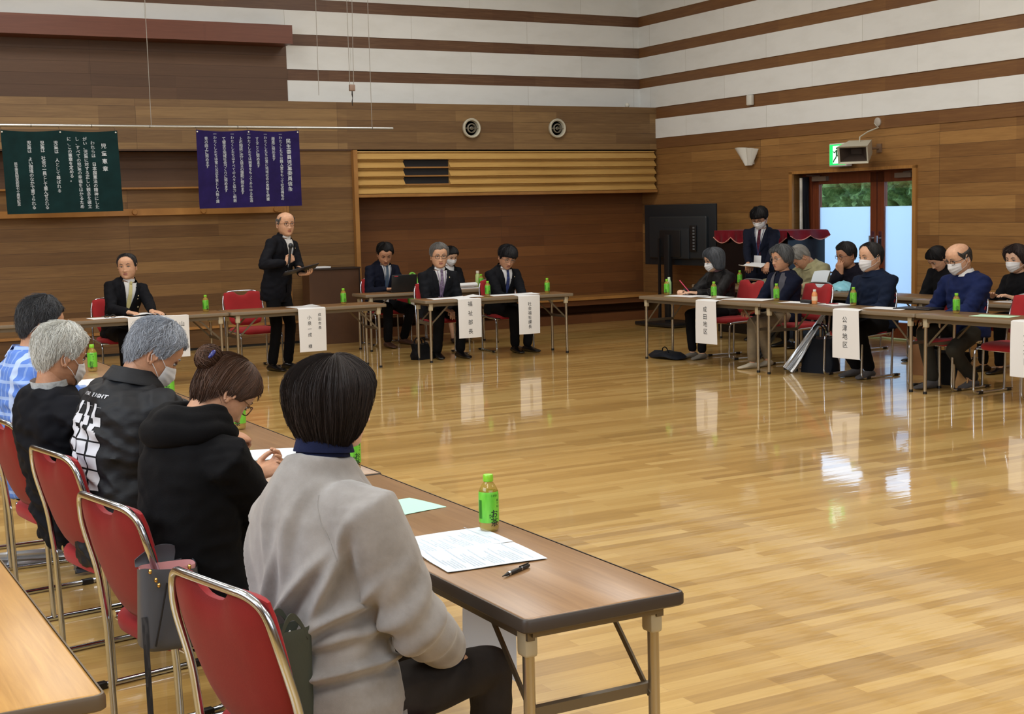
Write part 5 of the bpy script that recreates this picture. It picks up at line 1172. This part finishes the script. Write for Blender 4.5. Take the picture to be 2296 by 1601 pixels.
    if mask:
        a, l = mask_mesh(MT, hs, mask if isinstance(mask, float) else 0); o = sub(a, 'face_mask', mask_m); l.obj('ear_loops', mask_m, o)
    if gl is not None: sub(glasses_mesh(MT, hs), 'glasses', gl)
    return dict(P=P, sub=sub, surf=surf, fr=fr, MT=MT, s=s, gar=gar, hs=hs, WR=WR, EL=EL, SH=SH, loc=loc, R=R, RH=RH, hcn=hcn, KN=KN, G=G_)
mask_m = cloth('mask_white', (212, 212, 214), .8, 300, .2, .03)
def lanyard(q, col, badge=True, t_end=.20, w=.05):
    b = MB(); 
    for sd in (1, -1): b.tube([q['surf'](.96-(.96-t_end)*k/10, sd*(w*(1-k/10)), .014) for k in range(11)], .0032, 5)
    o = q['sub'](b, 'lanyard', col)
    if badge:
        c, l, f, u = q['fr'](t_end-.06); p = q['surf'](t_end-.06, 0, .016); m = MB(); m.slab(lambda a, c_: p+l*(a-.5)*.085-u*(c_-.35)*.10, f*.003, 1, 2, 2); m.obj('name_badge', PAPER, o, label='white name badge')
def pins(q, lst, m=None):
    b = MB()
    for t, u, r in lst: p = q['surf'](t, u, .014); b.sphere(p, (r, r*.5, r), 10, 6)
    q['sub'](b, 'lapel_pin', m or M('pin_white', (206, 190, 150), .4))
# ------------------------------------------------------------------ people: the meeting
SUITB = cloth('suit_black', (14, 15, 20), .8, 400, .12, .12, .03); SUITN = cloth('suit_navy', (17, 21, 36), .8, 400, .12, .12, .03); SUITC = cloth('suit_charcoal', (21, 23, 28), .8, 400, .12, .15, .03)
SHW = cloth('shirt_white', (212, 214, 216), .8, 300, .1, .04); TRB = cloth('trousers_black', (12, 12, 15), .85, 300, .2, .1, .02); SHOEB = M('shoe_black', (14, 13, 14), .3); SHOEG = cloth('shoe_grey', (110, 106, 98), .7, 200, .3)
SK1 = (203, 158, 128); SK2 = (190, 142, 112); SK3 = (212, 170, 142); SK4 = (176, 128, 98)
BLKH = (22, 20, 21); DKG = (58, 58, 62); GRY = (126, 130, 138); BRN = (74, 50, 36)
GBLK = M('glasses_black', (20, 18, 18), .3); GBRN = M('glasses_brown', (96, 60, 40), .3); GSIL = M('glasses_silver', (150, 146, 140), .3, .8)
# head row
q = person('seated man in a black suit with a pale yellow tie', 3.20, 13.98, -80, (38, -2, 2), hair='thin', hc=(44, 42, 44), tone=SK1, top='suit', tc=SUITB, lc=TRB, shoe=SHOEB, shirt=SHW, tie=cloth('tie_yellow', (190, 182, 130), .6, 200, .1),
    lean=6, bend=10, hands={1: (3.20, 13.52, .70), -1: (3.42, 13.50, .70)}, hd={1: dict(d=(.5, -.8, -.1), pn=(0, 0, -1), w=1, curl=.35), -1: dict(d=(.5, -.8, -.1), pn=(0, 0, -1), w=1, curl=.18)}, seed=3, at=(3.285, 13.86, 1.13), s=.98)
pins(q, [(.74, -.085, .008), (.68, -.087, .007), (.52, -.11, .009)])
q = person('standing elderly man in a black suit speaking into a microphone, dark folder in hand', 4.78, 13.76, -58, (26, -2, 0), sit=False, s=.97, hair='bald', hc=(96, 92, 90), tone=SK1, top='suit', tc=cloth('suit_dark2', (17, 18, 24), .8, 400, .12, .12, .03), lc=TRB, shoe=SHOEB, shirt=SHW,
    lean=3, bend=6, hands={1: (4.80, 13.50, 1.12), -1: (4.93, 13.42, 1.00)}, gl=GBRN, elbow={1: (.9, -.3, -.5), -1: (-.7, -.3, -.7)}, feet={1: (.11, .0, .08), -1: (-.11, .03, .08)},
    hd={1: dict(d=(.55, -.35, .45), pn=(.75, .45, .2), w=1, curl=1.25, thumb=.9), -1: dict(d=(.5, -.75, .0), pn=(0, .0, 1), w=1, curl=.5)}, seed=5, at=(4.87, 13.66, 1.506))
pins(q, [(.80, -.075, .007)])
e = empty('microphone', (4.825, 13.455, 1.165), 0, 'dark handheld microphone held up by the standing speaker', 'microphone'); mt_ = Matrix.Rotation(math.radians(-10), 4, 'Y') @ Matrix.Rotation(math.radians(-10), 4, 'X')
MB().tube([(0, 0, -.06), (0, 0, .10)], [.011, .015], 14).xf(Matrix.Rotation(math.radians(8), 4, 'Y')).obj('mic_body', BLK, e); MB().sphere((0, 0, .125), (.024, .024, .030), 16, 12).xf(Matrix.Rotation(math.radians(8), 4, 'Y')).obj('mic_head', M('mic_mesh', (46, 50, 54), .4, .6), e)
e = empty('folder', (4.90, 13.36, 1.045), math.radians(-8), 'open black document folder held by the standing speaker', 'folder')
MB().box((0, 0, 0), (.36, .22, .008), Matrix.Rotation(math.radians(-12), 3, 'Y') @ Matrix.Rotation(math.radians(-14), 3, 'X'), 0, .003).obj('cover', M('folder_navy', (20, 22, 34), .5), e)
# beside the recess
q = person('young man in a navy suit looking down at the laptop', 6.72, 15.60, -80, (24, -30, 0), hair='short', hc=BLKH, tone=SK2, top='suit', tc=SUITN, lc=TRB, shoe=M('shoe_brown', (70, 46, 36), .5), shirt=SHW, tie=cloth('tie_slate', (74, 92, 112), .6, 200, .1), lean=8, bend=12,
    hands={1: (6.68, 15.24, .69), -1: (6.86, 15.22, .69)}, feet={1: (.17, .42, .08), -1: (-.20, .22, .08)}, seed=7, at=(6.737, 15.42, 1.104), s=1.0)
lanyard(q, M('lanyard_blue', (40, 64, 110), .6))
q = person('grey-haired man in a charcoal suit with dark-framed glasses and a purple lanyard', 6.70, 13.98, -92, (14, -4, 0), hair='short', hc=(104, 102, 100), tone=SK1, top='suit', tc=SUITC, lc=TRB, shoe=SHOEB, shirt=SHW, tie=cloth('tie_mauve', (112, 100, 124), .6, 60, .1, .35, scale=30), gl=GBLK, lean=4, bend=6, s=1.02,
    hands={1: (6.68, 13.68, .53), -1: (6.78, 13.66, .525)}, feet={1: (.14, .34, .08), -1: (-.10, .42, .08)}, hd={1: dict(curl=.5), -1: dict(curl=.6)}, seed=9, at=(6.708, 13.86, 1.106))
lanyard(q, M('lanyard_purple', (118, 96, 140), .6), False); pins(q, [(.82, -.09, .009)])
q = person('woman with a white mask and black tied hair behind the man with dark glasses', 7.58, 15.58, -94, (-8, -26, 0), hair='tied', hc=BLKH, tone=SK3, top='suit', tc=SUITB, lc=None, shoe=SHOEB, shirt=SHW, mask=True, fem=1, s=.92, lean=8, bend=10,
    hands={1: (7.44, 15.22, .69), -1: (7.60, 15.22, .69)}, feet={1: (.05, .42, .08), -1: (-.10, .36, .08)}, seed=11, at=(7.616, 15.42, 1.05))
b = MB(); capsule(b, [(.075, .02, .47), (.06, .22, .47), (.05, .40, .45)], [.085, .075, .062]); capsule(b, [(-.075, .02, .47), (-.06, .22, .47), (-.05, .40, .45)], [.085, .075, .062]); q['sub'](remesh(b, .012, 3), 'skirt', cloth('skirt_grey', (160, 156, 146), .8))
q = person('young man in a black suit with patterned navy tie and black fringe looking down', 7.50, 13.96, -84, (14, -26, -6), hair='fringe', hc=(24, 24, 28), tone=SK2, top='suit', tc=SUITB, lc=TRB, shoe=SHOEB, shirt=SHW, tie=cloth('tie_navy', (40, 50, 92), .6, 60, .1, .5, scale=40), gl=GSIL, lean=7, bend=10,
    hands={1: (7.52, 13.55, .575), -1: (7.60, 13.52, .56)}, feet={1: (.03, .34, .08), -1: (-.13, .36, .08)}, hd={-1: dict(curl=.6)}, seed=13, at=(7.529, 13.80, 1.066), s=1.0)
pins(q, [(.80, -.09, .007)])
# right side, rear row
q = person('standing man in a navy suit with white mask and name badge reading from papers', 10.42, 12.90, -145, (6, -30, 0), sit=False, s=.94, hair='fringe', hc=(22, 20, 22), tone=SK2, top='suit', tc=SUITN, lc=TRB, shoe=SHOEB, shirt=SHW, tie=cloth('tie_maroon', (70, 26, 40), .6, 100, .1, .3, scale=30), mask=True, gl=GBLK,
    lean=4, bend=8, hands={1: (10.10, 12.72, .905), -1: (10.22, 12.52, .905)}, hd={1: dict(curl=.7), -1: dict(curl=.7)}, seed=15, at=(10.35, 12.818, 1.436))
lanyard(q, M('lanyard_blue', (40, 64, 110), .6), True, .30)
e = empty('held_papers', (10.06, 12.58, .878), math.radians(35), 'white papers held open by the standing masked man', 'papers')
MB().slab(lambda u, v: ((u-.5)*.40, (v-.5)*.22, .05*abs(u-.35)+.02*v), (0, 0, .004), 1, 14, 6).obj('sheets', PAPER, e)
q = person('man with grey hair in a beige jacket bending over the rear table', 10.55, 12.02, 180, (28, -52, 0), hair='short', hc=(140, 138, 132), tone=SK2, top='coat', tc=cloth('coat_beige', (150, 146, 112), .85, 250, .2, .1), lc=TRB, shoe=SHOEB, lean=22, bend=34, fold=.006,
    hands={1: (10.12, 12.52, .70), -1: (10.16, 11.86, .69)}, collar=((.006, .1, 1), cloth('coat_beige', (0, 0, 0)), .035), seed=17, at=(10.35, 12.101, .988), s=1.0)
q = person('man with glasses in a dark jacket holding his hand over his mouth', 10.66, 11.46, -165, (22, -12, 0), hair='short', hc=(40, 38, 38), tone=SK4, top='coat', tc=cloth('coat_dark', (24, 22, 32), .85, 250, .2, .12, .04), lc=TRB, shoe=SHOEB, gl=GBRN, lean=12, bend=14,
    hands={1: (10.30, 11.385, .845), -1: (10.30, 11.22, .69)}, hd={1: dict(d=(-.1, .1, 1), pn=(.9, .3, .1), w=1, curl=.55)}, elbow={1: (.4, .3, -1), -1: (-.5, -.2, -.8)}, seed=19, at=(10.45, 11.474, 1.02), s=1.0)
q = person('dark-haired woman in a black jacket looking down behind the bald man', 10.56, 10.12, -172, (20, -42, 0), hair='tied', hc=(20, 18, 20), tone=SK1, top='coat', tc=cloth('coat_black3', (16, 16, 19), .85, 250, .2, .12, .04), lc=TRB, shoe=SHOEB, fem=1, s=.95, lean=10, bend=16, bulk=.95, seed=21, collar=((.004, .0, 0), cloth('coat_black3', (0, 0, 0)), .04), at=(10.40, 10.096, 1.015))
q = person('woman with dark bob hair and white mask at the right picture edge', 10.38, 8.98, 172, (-14, -8, 0), hair='cut', hc=(46, 34, 32), tone=SK3, top='knit', tc=cloth('knit_black', (15, 15, 18), .9, 250, .3, .12, .04), lc=TRB, shoe=SHOEB, mask=True, fem=1, s=.97, lean=6, bend=10,
    hands={1: (10.05, 9.08, .70), -1: (10.02, 8.82, .70)}, hd={1: dict(curl=.2)}, seed=23, at=(10.25, 8.991, 1.034))
# right side, front row
q = person('grey-haired masked woman in a black jacket writing with a pink pen', 9.08, 11.86, -174, (20, -12, 0), hair='lob', hc=(74, 78, 84), tone=SK3, top='coat', tc=cloth('quilted_black', (22, 21, 22), .5, 60, .9, .6, .02, scale=14), lc=TRB, shoe=SHOEG, mask=True, gl=GBLK, fem=1, s=.95, lean=10, bend=14,
    hands={1: (8.63, 11.95, .695), -1: (8.66, 11.76, .69)}, hd={1: dict(curl=.9, thumb=.9), -1: dict(curl=.2)}, feet={1: (.05, .40, .08), -1: (-.12, .42, .08)}, collar=((.004, .0, 0), cloth('scarf_mauve', (96, 70, 74), .9), .045), seed=25, at=(8.98, 11.889, 1.015))
e = empty('pink_pen', (8.63, 11.90, .72), 0, 'bright pink pen held by the writing woman on the right', 'pen'); MB().tube([(.03, -.02, -.03), (-.05, .05, .10)], .0055, 8).obj('barrel', M('pen_pink', (206, 60, 96), .35), e)
e = empty('bracelet', (8.72, 11.62, .70), 0, 'dark beaded bracelet on the wrist of the writing woman', 'bracelet'); b = MB(); b.tube([(.0+.0*k, .032*math.cos(2*PI*k/16), .01+.030*math.sin(2*PI*k/16)) for k in range(17)], .005, 6); b.obj('beads', BLK, e)
q = person('woman with short grey hair in a navy cardigan and grey vest', 9.04, 10.80, -176, (8, -6, 0), hair='cut', hc=(84, 86, 88), tone=SK2, top='knit', tc=cloth('knit_navy', (19, 23, 40), .9, 250, .3, .12, .04), lc=cloth('trousers_khaki', (118, 104, 82), .85, 250, .2), shoe=cloth('sneaker_beige', (176, 168, 150), .7, 200, .3), gl=GSIL, fem=1, s=.97, lean=5, bend=10, hip=.50,
    hands={1: (8.68, 10.92, .57), -1: (8.68, 10.78, .57)}, feet={1: (-.06, .50, .08), -1: (-.02, .26, .08)}, seed=27, at=(8.98, 10.785, 1.055))
b = MB()
for sd in (1, -1): b.slab(lambda u, v, sd=sd: q['surf'](.0+.97*v, sd*(.022+.075*u*(1-.25*v)+.02*v), .012), (0, .004, 0), 1, 6, 20)
q['sub'](b, 'vest', cloth('vest_grey', (74, 74, 82), .85, 200, .3))
q = person('masked man with receding dark hair in a dark navy shirt beside the glazed door', 9.12, 9.58, -172, (14, -4, 0), hair='receding', hc=(36, 34, 34), tone=SK1, top='shirt', tc=cloth('shirt_navy', (20, 29, 48), .85, 300, .2, .1, .04), lc=TRB, shoe=cloth('sneaker_dark', (74, 72, 74), .7, 200, .3), mask=True, s=1.03, lean=8, bend=8, bulk=1.0, fold=.006,
    hands={1: (8.80, 9.64, .57), -1: (8.78, 9.52, .57)}, feet={1: (.08, .22, .08), -1: (-.10, .26, .08)}, collar=((.012, .03, 1), cloth('shirt_navy', (0, 0, 0)), .025), seed=29, at=(9.05, 9.611, 1.083))
q = person('bald masked man with glasses in a blue jacket, head bowed, at the right row', 9.14, 8.52, -174, (14, -20, 0), hair='bald', hc=(60, 56, 54), tone=SK1, top='coat', tc=cloth('coat_blue', (24, 34, 72), .85, 250, .25, .1, .05), lc=cloth('trousers_olive', (46, 44, 38), .85, 250, .2), shoe=cloth('sneaker_dark', (0, 0, 0)), mask=True, gl=GBLK, s=1.03, lean=8, bend=10, fold=.007,
    hands={1: (8.84, 8.78, .60), -1: (8.78, 8.50, .60)}, feet={1: (.10, .34, .08), -1: (-.12, .10, .08)}, collar=((-.004, .05, 1, .020), SHW, .034), seed=31, at=(9.05, 8.547, 1.095), bulk=1.0)
# near row (seen from behind)
HOOD = cloth('hoodie_black', (12, 12, 14), .95, 260, .4, .2, .06)
q = person('dark-haired man in a blue checked shirt at the far left', 1.06, 6.35, 14, (12, -14, 0), wave=.006, hair='short', hc=(62, 63, 66), tone=SK2, top='shirt', tc=None, lc=TRB, shoe=SHOEB, near=2, s=1.0, lean=12, bend=14, fold=.005, seed=33, hands={1: (1.52, 6.22, .70), -1: (1.52, 6.5, .70)}, collar=((.010, .03, 1), None, .03), at=(1.12, 6.339, 1.151))
PLD = NT('blue_check'); v = PLD.coord(); vx = PLD.n('ShaderNodeSeparateXYZ'); PLD.l(v, vx.inputs[0])
def stripes(inp, fr_, ph_):
    a = PLD.n('ShaderNodeMath', operation='MULTIPLY'); a.inputs[1].default_value = fr_; PLD.l(inp, a.inputs[0]); b_ = PLD.n('ShaderNodeMath', operation='ADD'); b_.inputs[1].default_value = ph_; PLD.l(a.outputs[0], b_.inputs[0]); c_ = PLD.n('ShaderNodeMath', operation='SINE'); PLD.l(b_.outputs[0], c_.inputs[0]); d_ = PLD.n('ShaderNodeMath', operation='GREATER_THAN'); d_.inputs[1].default_value = .82; PLD.l(c_.outputs[0], d_.inputs[0]); return d_.outputs[0]
ad = PLD.n('ShaderNodeMath', operation='ADD'); ad.inputs[1].default_value = 0; PLD.l(vx.outputs[1], ad.inputs[0]); 
m1 = PLD.mix((92, 128, 205), (128, 158, 216), stripes(vx.outputs[0], 190, 0)); m2 = PLD.mix(m1, (150, 176, 224), stripes(vx.outputs[2], 90, 1)); m3 = PLD.mix(m2, (176, 196, 232), stripes(vx.outputs[0], 55, 2)); PLD.set(color=m3, rough=.8, spec=.25)
q['G'].data.materials.clear(); q['G'].data.materials.append(PLD.m)
for ch in q['P'].children:
    if ch.name.startswith('collar'): ch.data.materials.clear(); ch.data.materials.append(PLD.m)
q = person('white-haired man with a mask in a black suit jacket', 1.02, 5.36, 14, (0, -16, 0), wave=.004, hair='short', hc=(196, 196, 190), tone=SK4, top='coat', tc=cloth('suit_back', (17, 18, 23), .85, 350, .15, .12, .03), lc=TRB, shoe=SHOEB, mask=True, near=1, s=.98, lean=6, bend=10, fold=.006, seed=35, hands={1: (1.50, 5.40, .68), -1: (1.50, 5.6, .68)}, collar=((.004, .0, 0), cloth('shirt_stripe', (170, 174, 176), .85, 120, .4, .12, scale=60), .035), vox=.008, at=(.98, 5.314, 1.105))
q = person('grey-haired man in a black jacket with large white print on its back', 1.10, 4.88, 20, (24, -34, 0), wave=.006, hair='short', hc=(150, 156, 166), tone=SK4, top='coat', tc=None, lc=TRB, shoe=SHOEB, mask=True, near=1, s=.98, lean=16, bend=20, fold=.007, seed=37, hands={1: (1.60, 5.09, .745), -1: (1.60, 5.32, .70)}, hd={1: dict(d=(.8, .5, -.1), pn=(0, .4, -.9), w=1, curl=.9, thumb=.9)}, bulk=1.08, collar=((.010, .0, 1), None, .05), vox=.008, at=(1.24, 4.872, 1.13))
NYL = NT('black_windbreaker'); NYL.set(color=(18, 20, 25), rough=.62, spec=.3); NYL.bump(NYL.noise(NYL.coord((1, 1, 2.5)), 16, 3, .55, .6), .22, .008)
q['G'].data.materials.clear(); q['G'].data.materials.append(NYL.m)
for ch in q['P'].children:
    if ch.name.startswith('collar'): ch.data.materials.clear(); ch.data.materials.append(NYL.m)
bv = BVHTree.FromPolygons([V(v_) for v_ in q['gar'].v], q['gar'].f)
def on_back(t, u, off=.0025):
    c, l, f, up = q['fr'](t); r = bv.ray_cast(c+l*u-f*.45, f, .6); return (r[0]-f*off) if r[0] is not None else c+l*u-f*(.13)
pr = MB(); pk = MB()
def patch(mb, t0, t1, u0, u1, n_=6):
    def f(u, v):
        ru = u0+(u1-u0)*u; rv = t0+(t1-t0)*v; return on_back(rv, ru)
    mb.grid(f, n_, n_)
rows = [tuple(.345+(z-.14)*.74 for z in r) for r in ((.66, .80), (.52, .64), (.41, .505), (.30, .395), (.14, .285))]
xs = [(-.112, -.062), (-.052, -.002), (.008, .058)]
for ri, (a, b_) in enumerate(rows):
    for ci, (c, d) in enumerate(xs):
        if ri == 0: patch(pr, a+.02, b_, c+.004, d-.026); patch(pr, a+.085, b_-.02, d-.026, d); patch(pr, a-.02, a+.03, c+.012, d+.002)
        elif ri == 1: patch(pr, a, a+.05, c, d); patch(pr, a+.05, b_, c, c+.026); patch(pr, a+.05, b_-.03, c+.026, d-.01)
        elif ri == 4: patch(pr, a, a+.05, c, d); patch(pr, a+.05, b_, c+.014, d); patch(pr, b_-.045, b_, c, d-.016)
        else: patch(pr, a, b_, c, d)
q['sub'](pr, 'back_print', M('print_white', (196, 198, 206), .7))
lt = MB(); htext(lt, 'FIGHT EIGHT', 0, 0, .024, 0, .03, .72); wd_ = max(v_[0] for v_ in lt.v); 
lt.v = [tuple(on_back(.892+v_[2]/.75, -.112+v_[0]/wd_*.170, .003)) for v_ in lt.v]; q['sub'](lt, 'print_lettering', MC['print_white'], None, False)
q = person('woman in a black hooded jacket with brown hair in a bun bending over papers', 1.08, 3.90, 16, (6, -46, 0), hair='tied', hc=BRN, tone=SK2, top='knit', tc=HOOD, lc=TRB, shoe=SHOEB, near=1, fem=1, s=.97, lean=4, bend=20, fold=.0028, seed=39, gl=GBRN,
    hands={1: (1.40, 4.06, .725), -1: (1.42, 4.36, .745)}, hd={-1: dict(d=(.8, -.1, .35), pn=(-.35, -.5, .8), w=1, curl=.75, thumb=.8), 1: dict(d=(.8, .3, -.1), pn=(0, 0, -1), w=1, curl=.5)}, loose=1.12, bulk=1.04, at=(1.20, 3.93, 1.095))
hcn, RH, hs = q['hcn'], q['RH'], q['hs']; BC = V((0, -.118, .048)); b = MB(); rs2 = np.random.RandomState(4)
b.sphere(BC, (.045, .036, .042), 24, 16)
for k in range(420):
    ax = V(rs2.randn(3)); ax = (ax-V((0, 1, 0))*ax.dot(V((0, 1, 0)))*.8).normalized(); u_ = ax.orthogonal().normalized(); w_ = ax.cross(u_); a0 = rs2.rand()*6; rr_ = V((.046, .037, .043))*(1+rs2.rand()*.09)
    b.tube([BC+V((rr_.x*p_.x, rr_.y*p_.y, rr_.z*p_.z)) for p_ in [(u_*math.cos(a0+i*.22)+w_*math.sin(a0+i*.22)) for i in range(9)]], .0009, 3, 0, False)
for k in range(260):      # hair drawn back from the sides to the bun
    ph = rs2.rand()*2*PI; z = -.05+.14*rs2.rand(); z = z if math.cos(ph) < -.1 else .045+.05*rs2.rand(); p0 = hsurf(z, ph, False); p0 = p0+hnorm(p0)*.014; path = []
    for i in range(9):
        t = i/8; p_ = p0.lerp(BC, t); m_ = (V((p_.x/.088, p_.y/.112, p_.z/.128))).length; p_ = p_/m_*1.005 if m_ < 1 and t < .85 else p_; path.append(p_)
    b.tube(path, .0009, 3, 0, False)
b.xf(q['MT'] @ Matrix.Diagonal((hs, hs, hs, 1))); hb_ = q['sub'](b, 'hair_bun', hairmat(BRN))
b = MB()
for k in range(16): a = 2*PI*k/16; b.sphere(V((.034*math.cos(a), -.088, .046+.032*math.sin(a))), .0085, 8, 6)
b.sphere((.038, -.132, .052), (.012, .008, .018), 12, 8); b.xf(q['MT'] @ Matrix.Diagonal((hs, hs, hs, 1))); b.obj('hair_tie', M('navy_satin', (32, 40, 110), .3), hb_)
# hood lying on the shoulders
def hood(u, v):
    a = PI*(.12+1.76*u); c, l, f, up = q['fr'](.97); s_ = q['s']; bk = max(0, -math.cos(a)); rr = (.088+.030*math.sin(v*PI))*s_; return c+l*math.sin(a)*rr*1.08+f*(math.cos(a)*rr-.018*bk)+up*((-.055-.03*bk+.10*v-.02*math.sin(v*PI))*s_)+f*(-.035*bk*math.sin(v*PI))+up*.012*math.sin(a*5+v*3)*v
hm2 = MB()
for off_, dn_, r_ in ((.0, .0, 1.0), (.020, -.030, .95), (-.006, .030, .55)):
    pth = []; rad_ = []
    for k in range(41):
        a = PI*(.10+1.80*k/40); c, l, f, up = q['fr'](.965); s_ = q['s']; bk = max(0, -math.cos(a)); rr = (.082+off_+.003*math.sin(a*7+off_*90))*s_
        pth.append(c+l*math.sin(a)*rr*1.12+f*(math.cos(a)*rr-.012*bk)+up*((.024-.030*bk+dn_+.003*math.sin(a*5))*s_)); rad_.append((.028+.020*bk+.001*math.sin(a*7))*r_*s_*max(.25, min(1, k/4, (40-k)/4)))
    hm2.tube(pth, rad_, 16)
hm2 = remesh(hm2, .006, 4); q['sub'](hm2, 'hood', HOOD)
# front woman: light grey sweater, dark bob
SWT = NT('light_grey_sweater'); n1 = SWT.noise(SWT.coord(), 9, 5, .62); SWT.set(color=SWT.ramp(n1, [(.3, (127, 122, 118)), (.7, (154, 150, 147))]), rough=.9, spec=.2, sheen=.35); SWT.bump(SWT.noise(SWT.coord(), 420, 3, .7), .35, .0015)
NVY = cloth('navy_knit', (24, 30, 58), .9, 240, .4)
q = person('woman with a dark bob in a light grey sweater, nearest to the camera', 1.13, 3.00, 14, (14, -4, 0), hsc=.95, drop=.10, hair='bob', hc=(34, 26, 24), tone=SK3, top='knit', tc=SWT.m, lc=cloth('trousers_dark', (48, 44, 42), .85, 200, .25, .15), shoe=SHOEB, near=1, fem=1, s=.97, lean=5, bend=10, bulk=1.17, loose=1.28, fold=.0, seed=41, vox=.0075,
    hands={1: (1.42, 2.94, .54), -1: (1.42, 3.06, .54)}, collar=((-.010, .0, 1, .014), NVY, .060), elbow={1: (.8, -.35, -.7), -1: (-.8, -.35, -.7)}, feet={1: (.10, .42, .08), -1: (-.14, .30, .08)}, hip=.47, at=(1.19, 3.046, 1.182))
me = q['G'].data; co = np.empty(len(me.vertices)*3); me.vertices.foreach_get('co', co); co = co.reshape(-1, 3); nr = np.empty(len(me.vertices)*3); me.vertices.foreach_get('normal', nr); nr = nr.reshape(-1, 3)
SH, EL, WR = q['SH'], q['EL'], q['WR']; hipz = .47
for i in range(len(co)):
    x_, y_, z_ = co[i]; k = 0; p_ = V(co[i]); ax = abs(x_)
    # diagonal drapes running from the shoulder blades to the waist, gathering above the hem
    wt = max(0, 1-(p_-EL[1]).length/.16)
    for (cx, cz, ang, ln, wd, am) in ((.03, .72, .9, .14, .018, .016), (.09, .66, .75, .13, .016, .018), (-.05, .70, 1.2, .12, .016, .012), (.0, .60, .35, .16, .017, .018), (.10, .56, .3, .12, .015, .016), (-.08, .58, .5, .12, .018, .014), (.13, .78, 1.25, .10, .014, .014), (-.12, .76, -1.2, .12, .015, .010), (.04, .88, 1.5, .10, .02, .007), (-.03, .92, 1.6, .10, .018, .006)):
        am *= 1.9*max(0, min(1, (z_-hipz+.02)/.10)); wd *= .78
        if y_ < .09 and ax < .26:
            dx, dz = x_-cx, z_-cz; a_ = dx*math.cos(ang)+dz*math.sin(ang); b_ = -dx*math.sin(ang)+dz*math.cos(ang); k += am*math.exp(-(a_/ln)**2)*(math.exp(-(b_/wd)**2)-.55*math.exp(-((b_+wd*1.6)/(wd*1.3))**2))
    for sd in (1, -1):
        d_ = (p_-EL[sd]).length
        if d_ < .2: t_ = (p_-EL[sd]).dot((WR[sd]-EL[sd]).normalized()); t2 = (p_-EL[sd]).dot((SH[sd]-EL[sd]).normalized()); k += .010*(1-d_/.2)*(math.sin(t_*95+x_*30)*.6+math.sin(t2*70-y_*30)*.6)
    k += .006*(noise.noise(V((x_*9, y_*9, z_*6)))); 
    if ax < .23 and z_ < hipz+.02 and y_ < .10: k -= .012*min(1, (hipz+.02-z_)/.05)
    co[i] += nr[i]*k
me.vertices.foreach_set('co', co.reshape(-1)); me.update()
bv = BVHTree.FromPolygons([V(c) for c in co], [tuple(p.vertices) for p in me.polygons])
def back(x_, z_, off=.001):
    r = bv.ray_cast(V((x_, -.6, z_)), V((0, 1, 0)), 1.0); return (r[0]+V((0, -off, 0))) if r[0] is not None else None
b = MB()   # seam lines of the sweater and ribbed hem
for pts_ in ([(.07, .97), (.10, .93), (.13, .88), (.16, .83)],):
    P_ = []
    for k in range(len(pts_)-1):
        for j in range(8): t = j/8; pp = back(pts_[k][0]*(1-t)+pts_[k+1][0]*t, pts_[k][1]*(1-t)+pts_[k+1][1]*t, .0); P_ += [pp] if pp else []
    if len(P_) > 3: b.tube(P_, .0013, 5)
q['sub'](b, 'seam', SWT.m)
b = MB()
for k in range(75):
    x_ = -.17+.34*k/74; P_ = [back(x_, z_, .0005) for z_ in (.365, .385, .405, .425)]; P_ = [p_ for p_ in P_ if p_]
    if len(P_) > 2: b.tube(P_, .0016, 4)
if b.v: q['sub'](b, 'hem_ribbing', SWT.m)
def cuffm(sd): d_ = (WR[sd]-EL[sd]).normalized(); return MB().tube([WR[sd]-d_*.05, WR[sd]-d_*.03, WR[sd]+d_*.012], [.044, .040, .036], 20)
for sd in (1, -1): q['sub'](cuffm(sd), 'cuff', NVY)
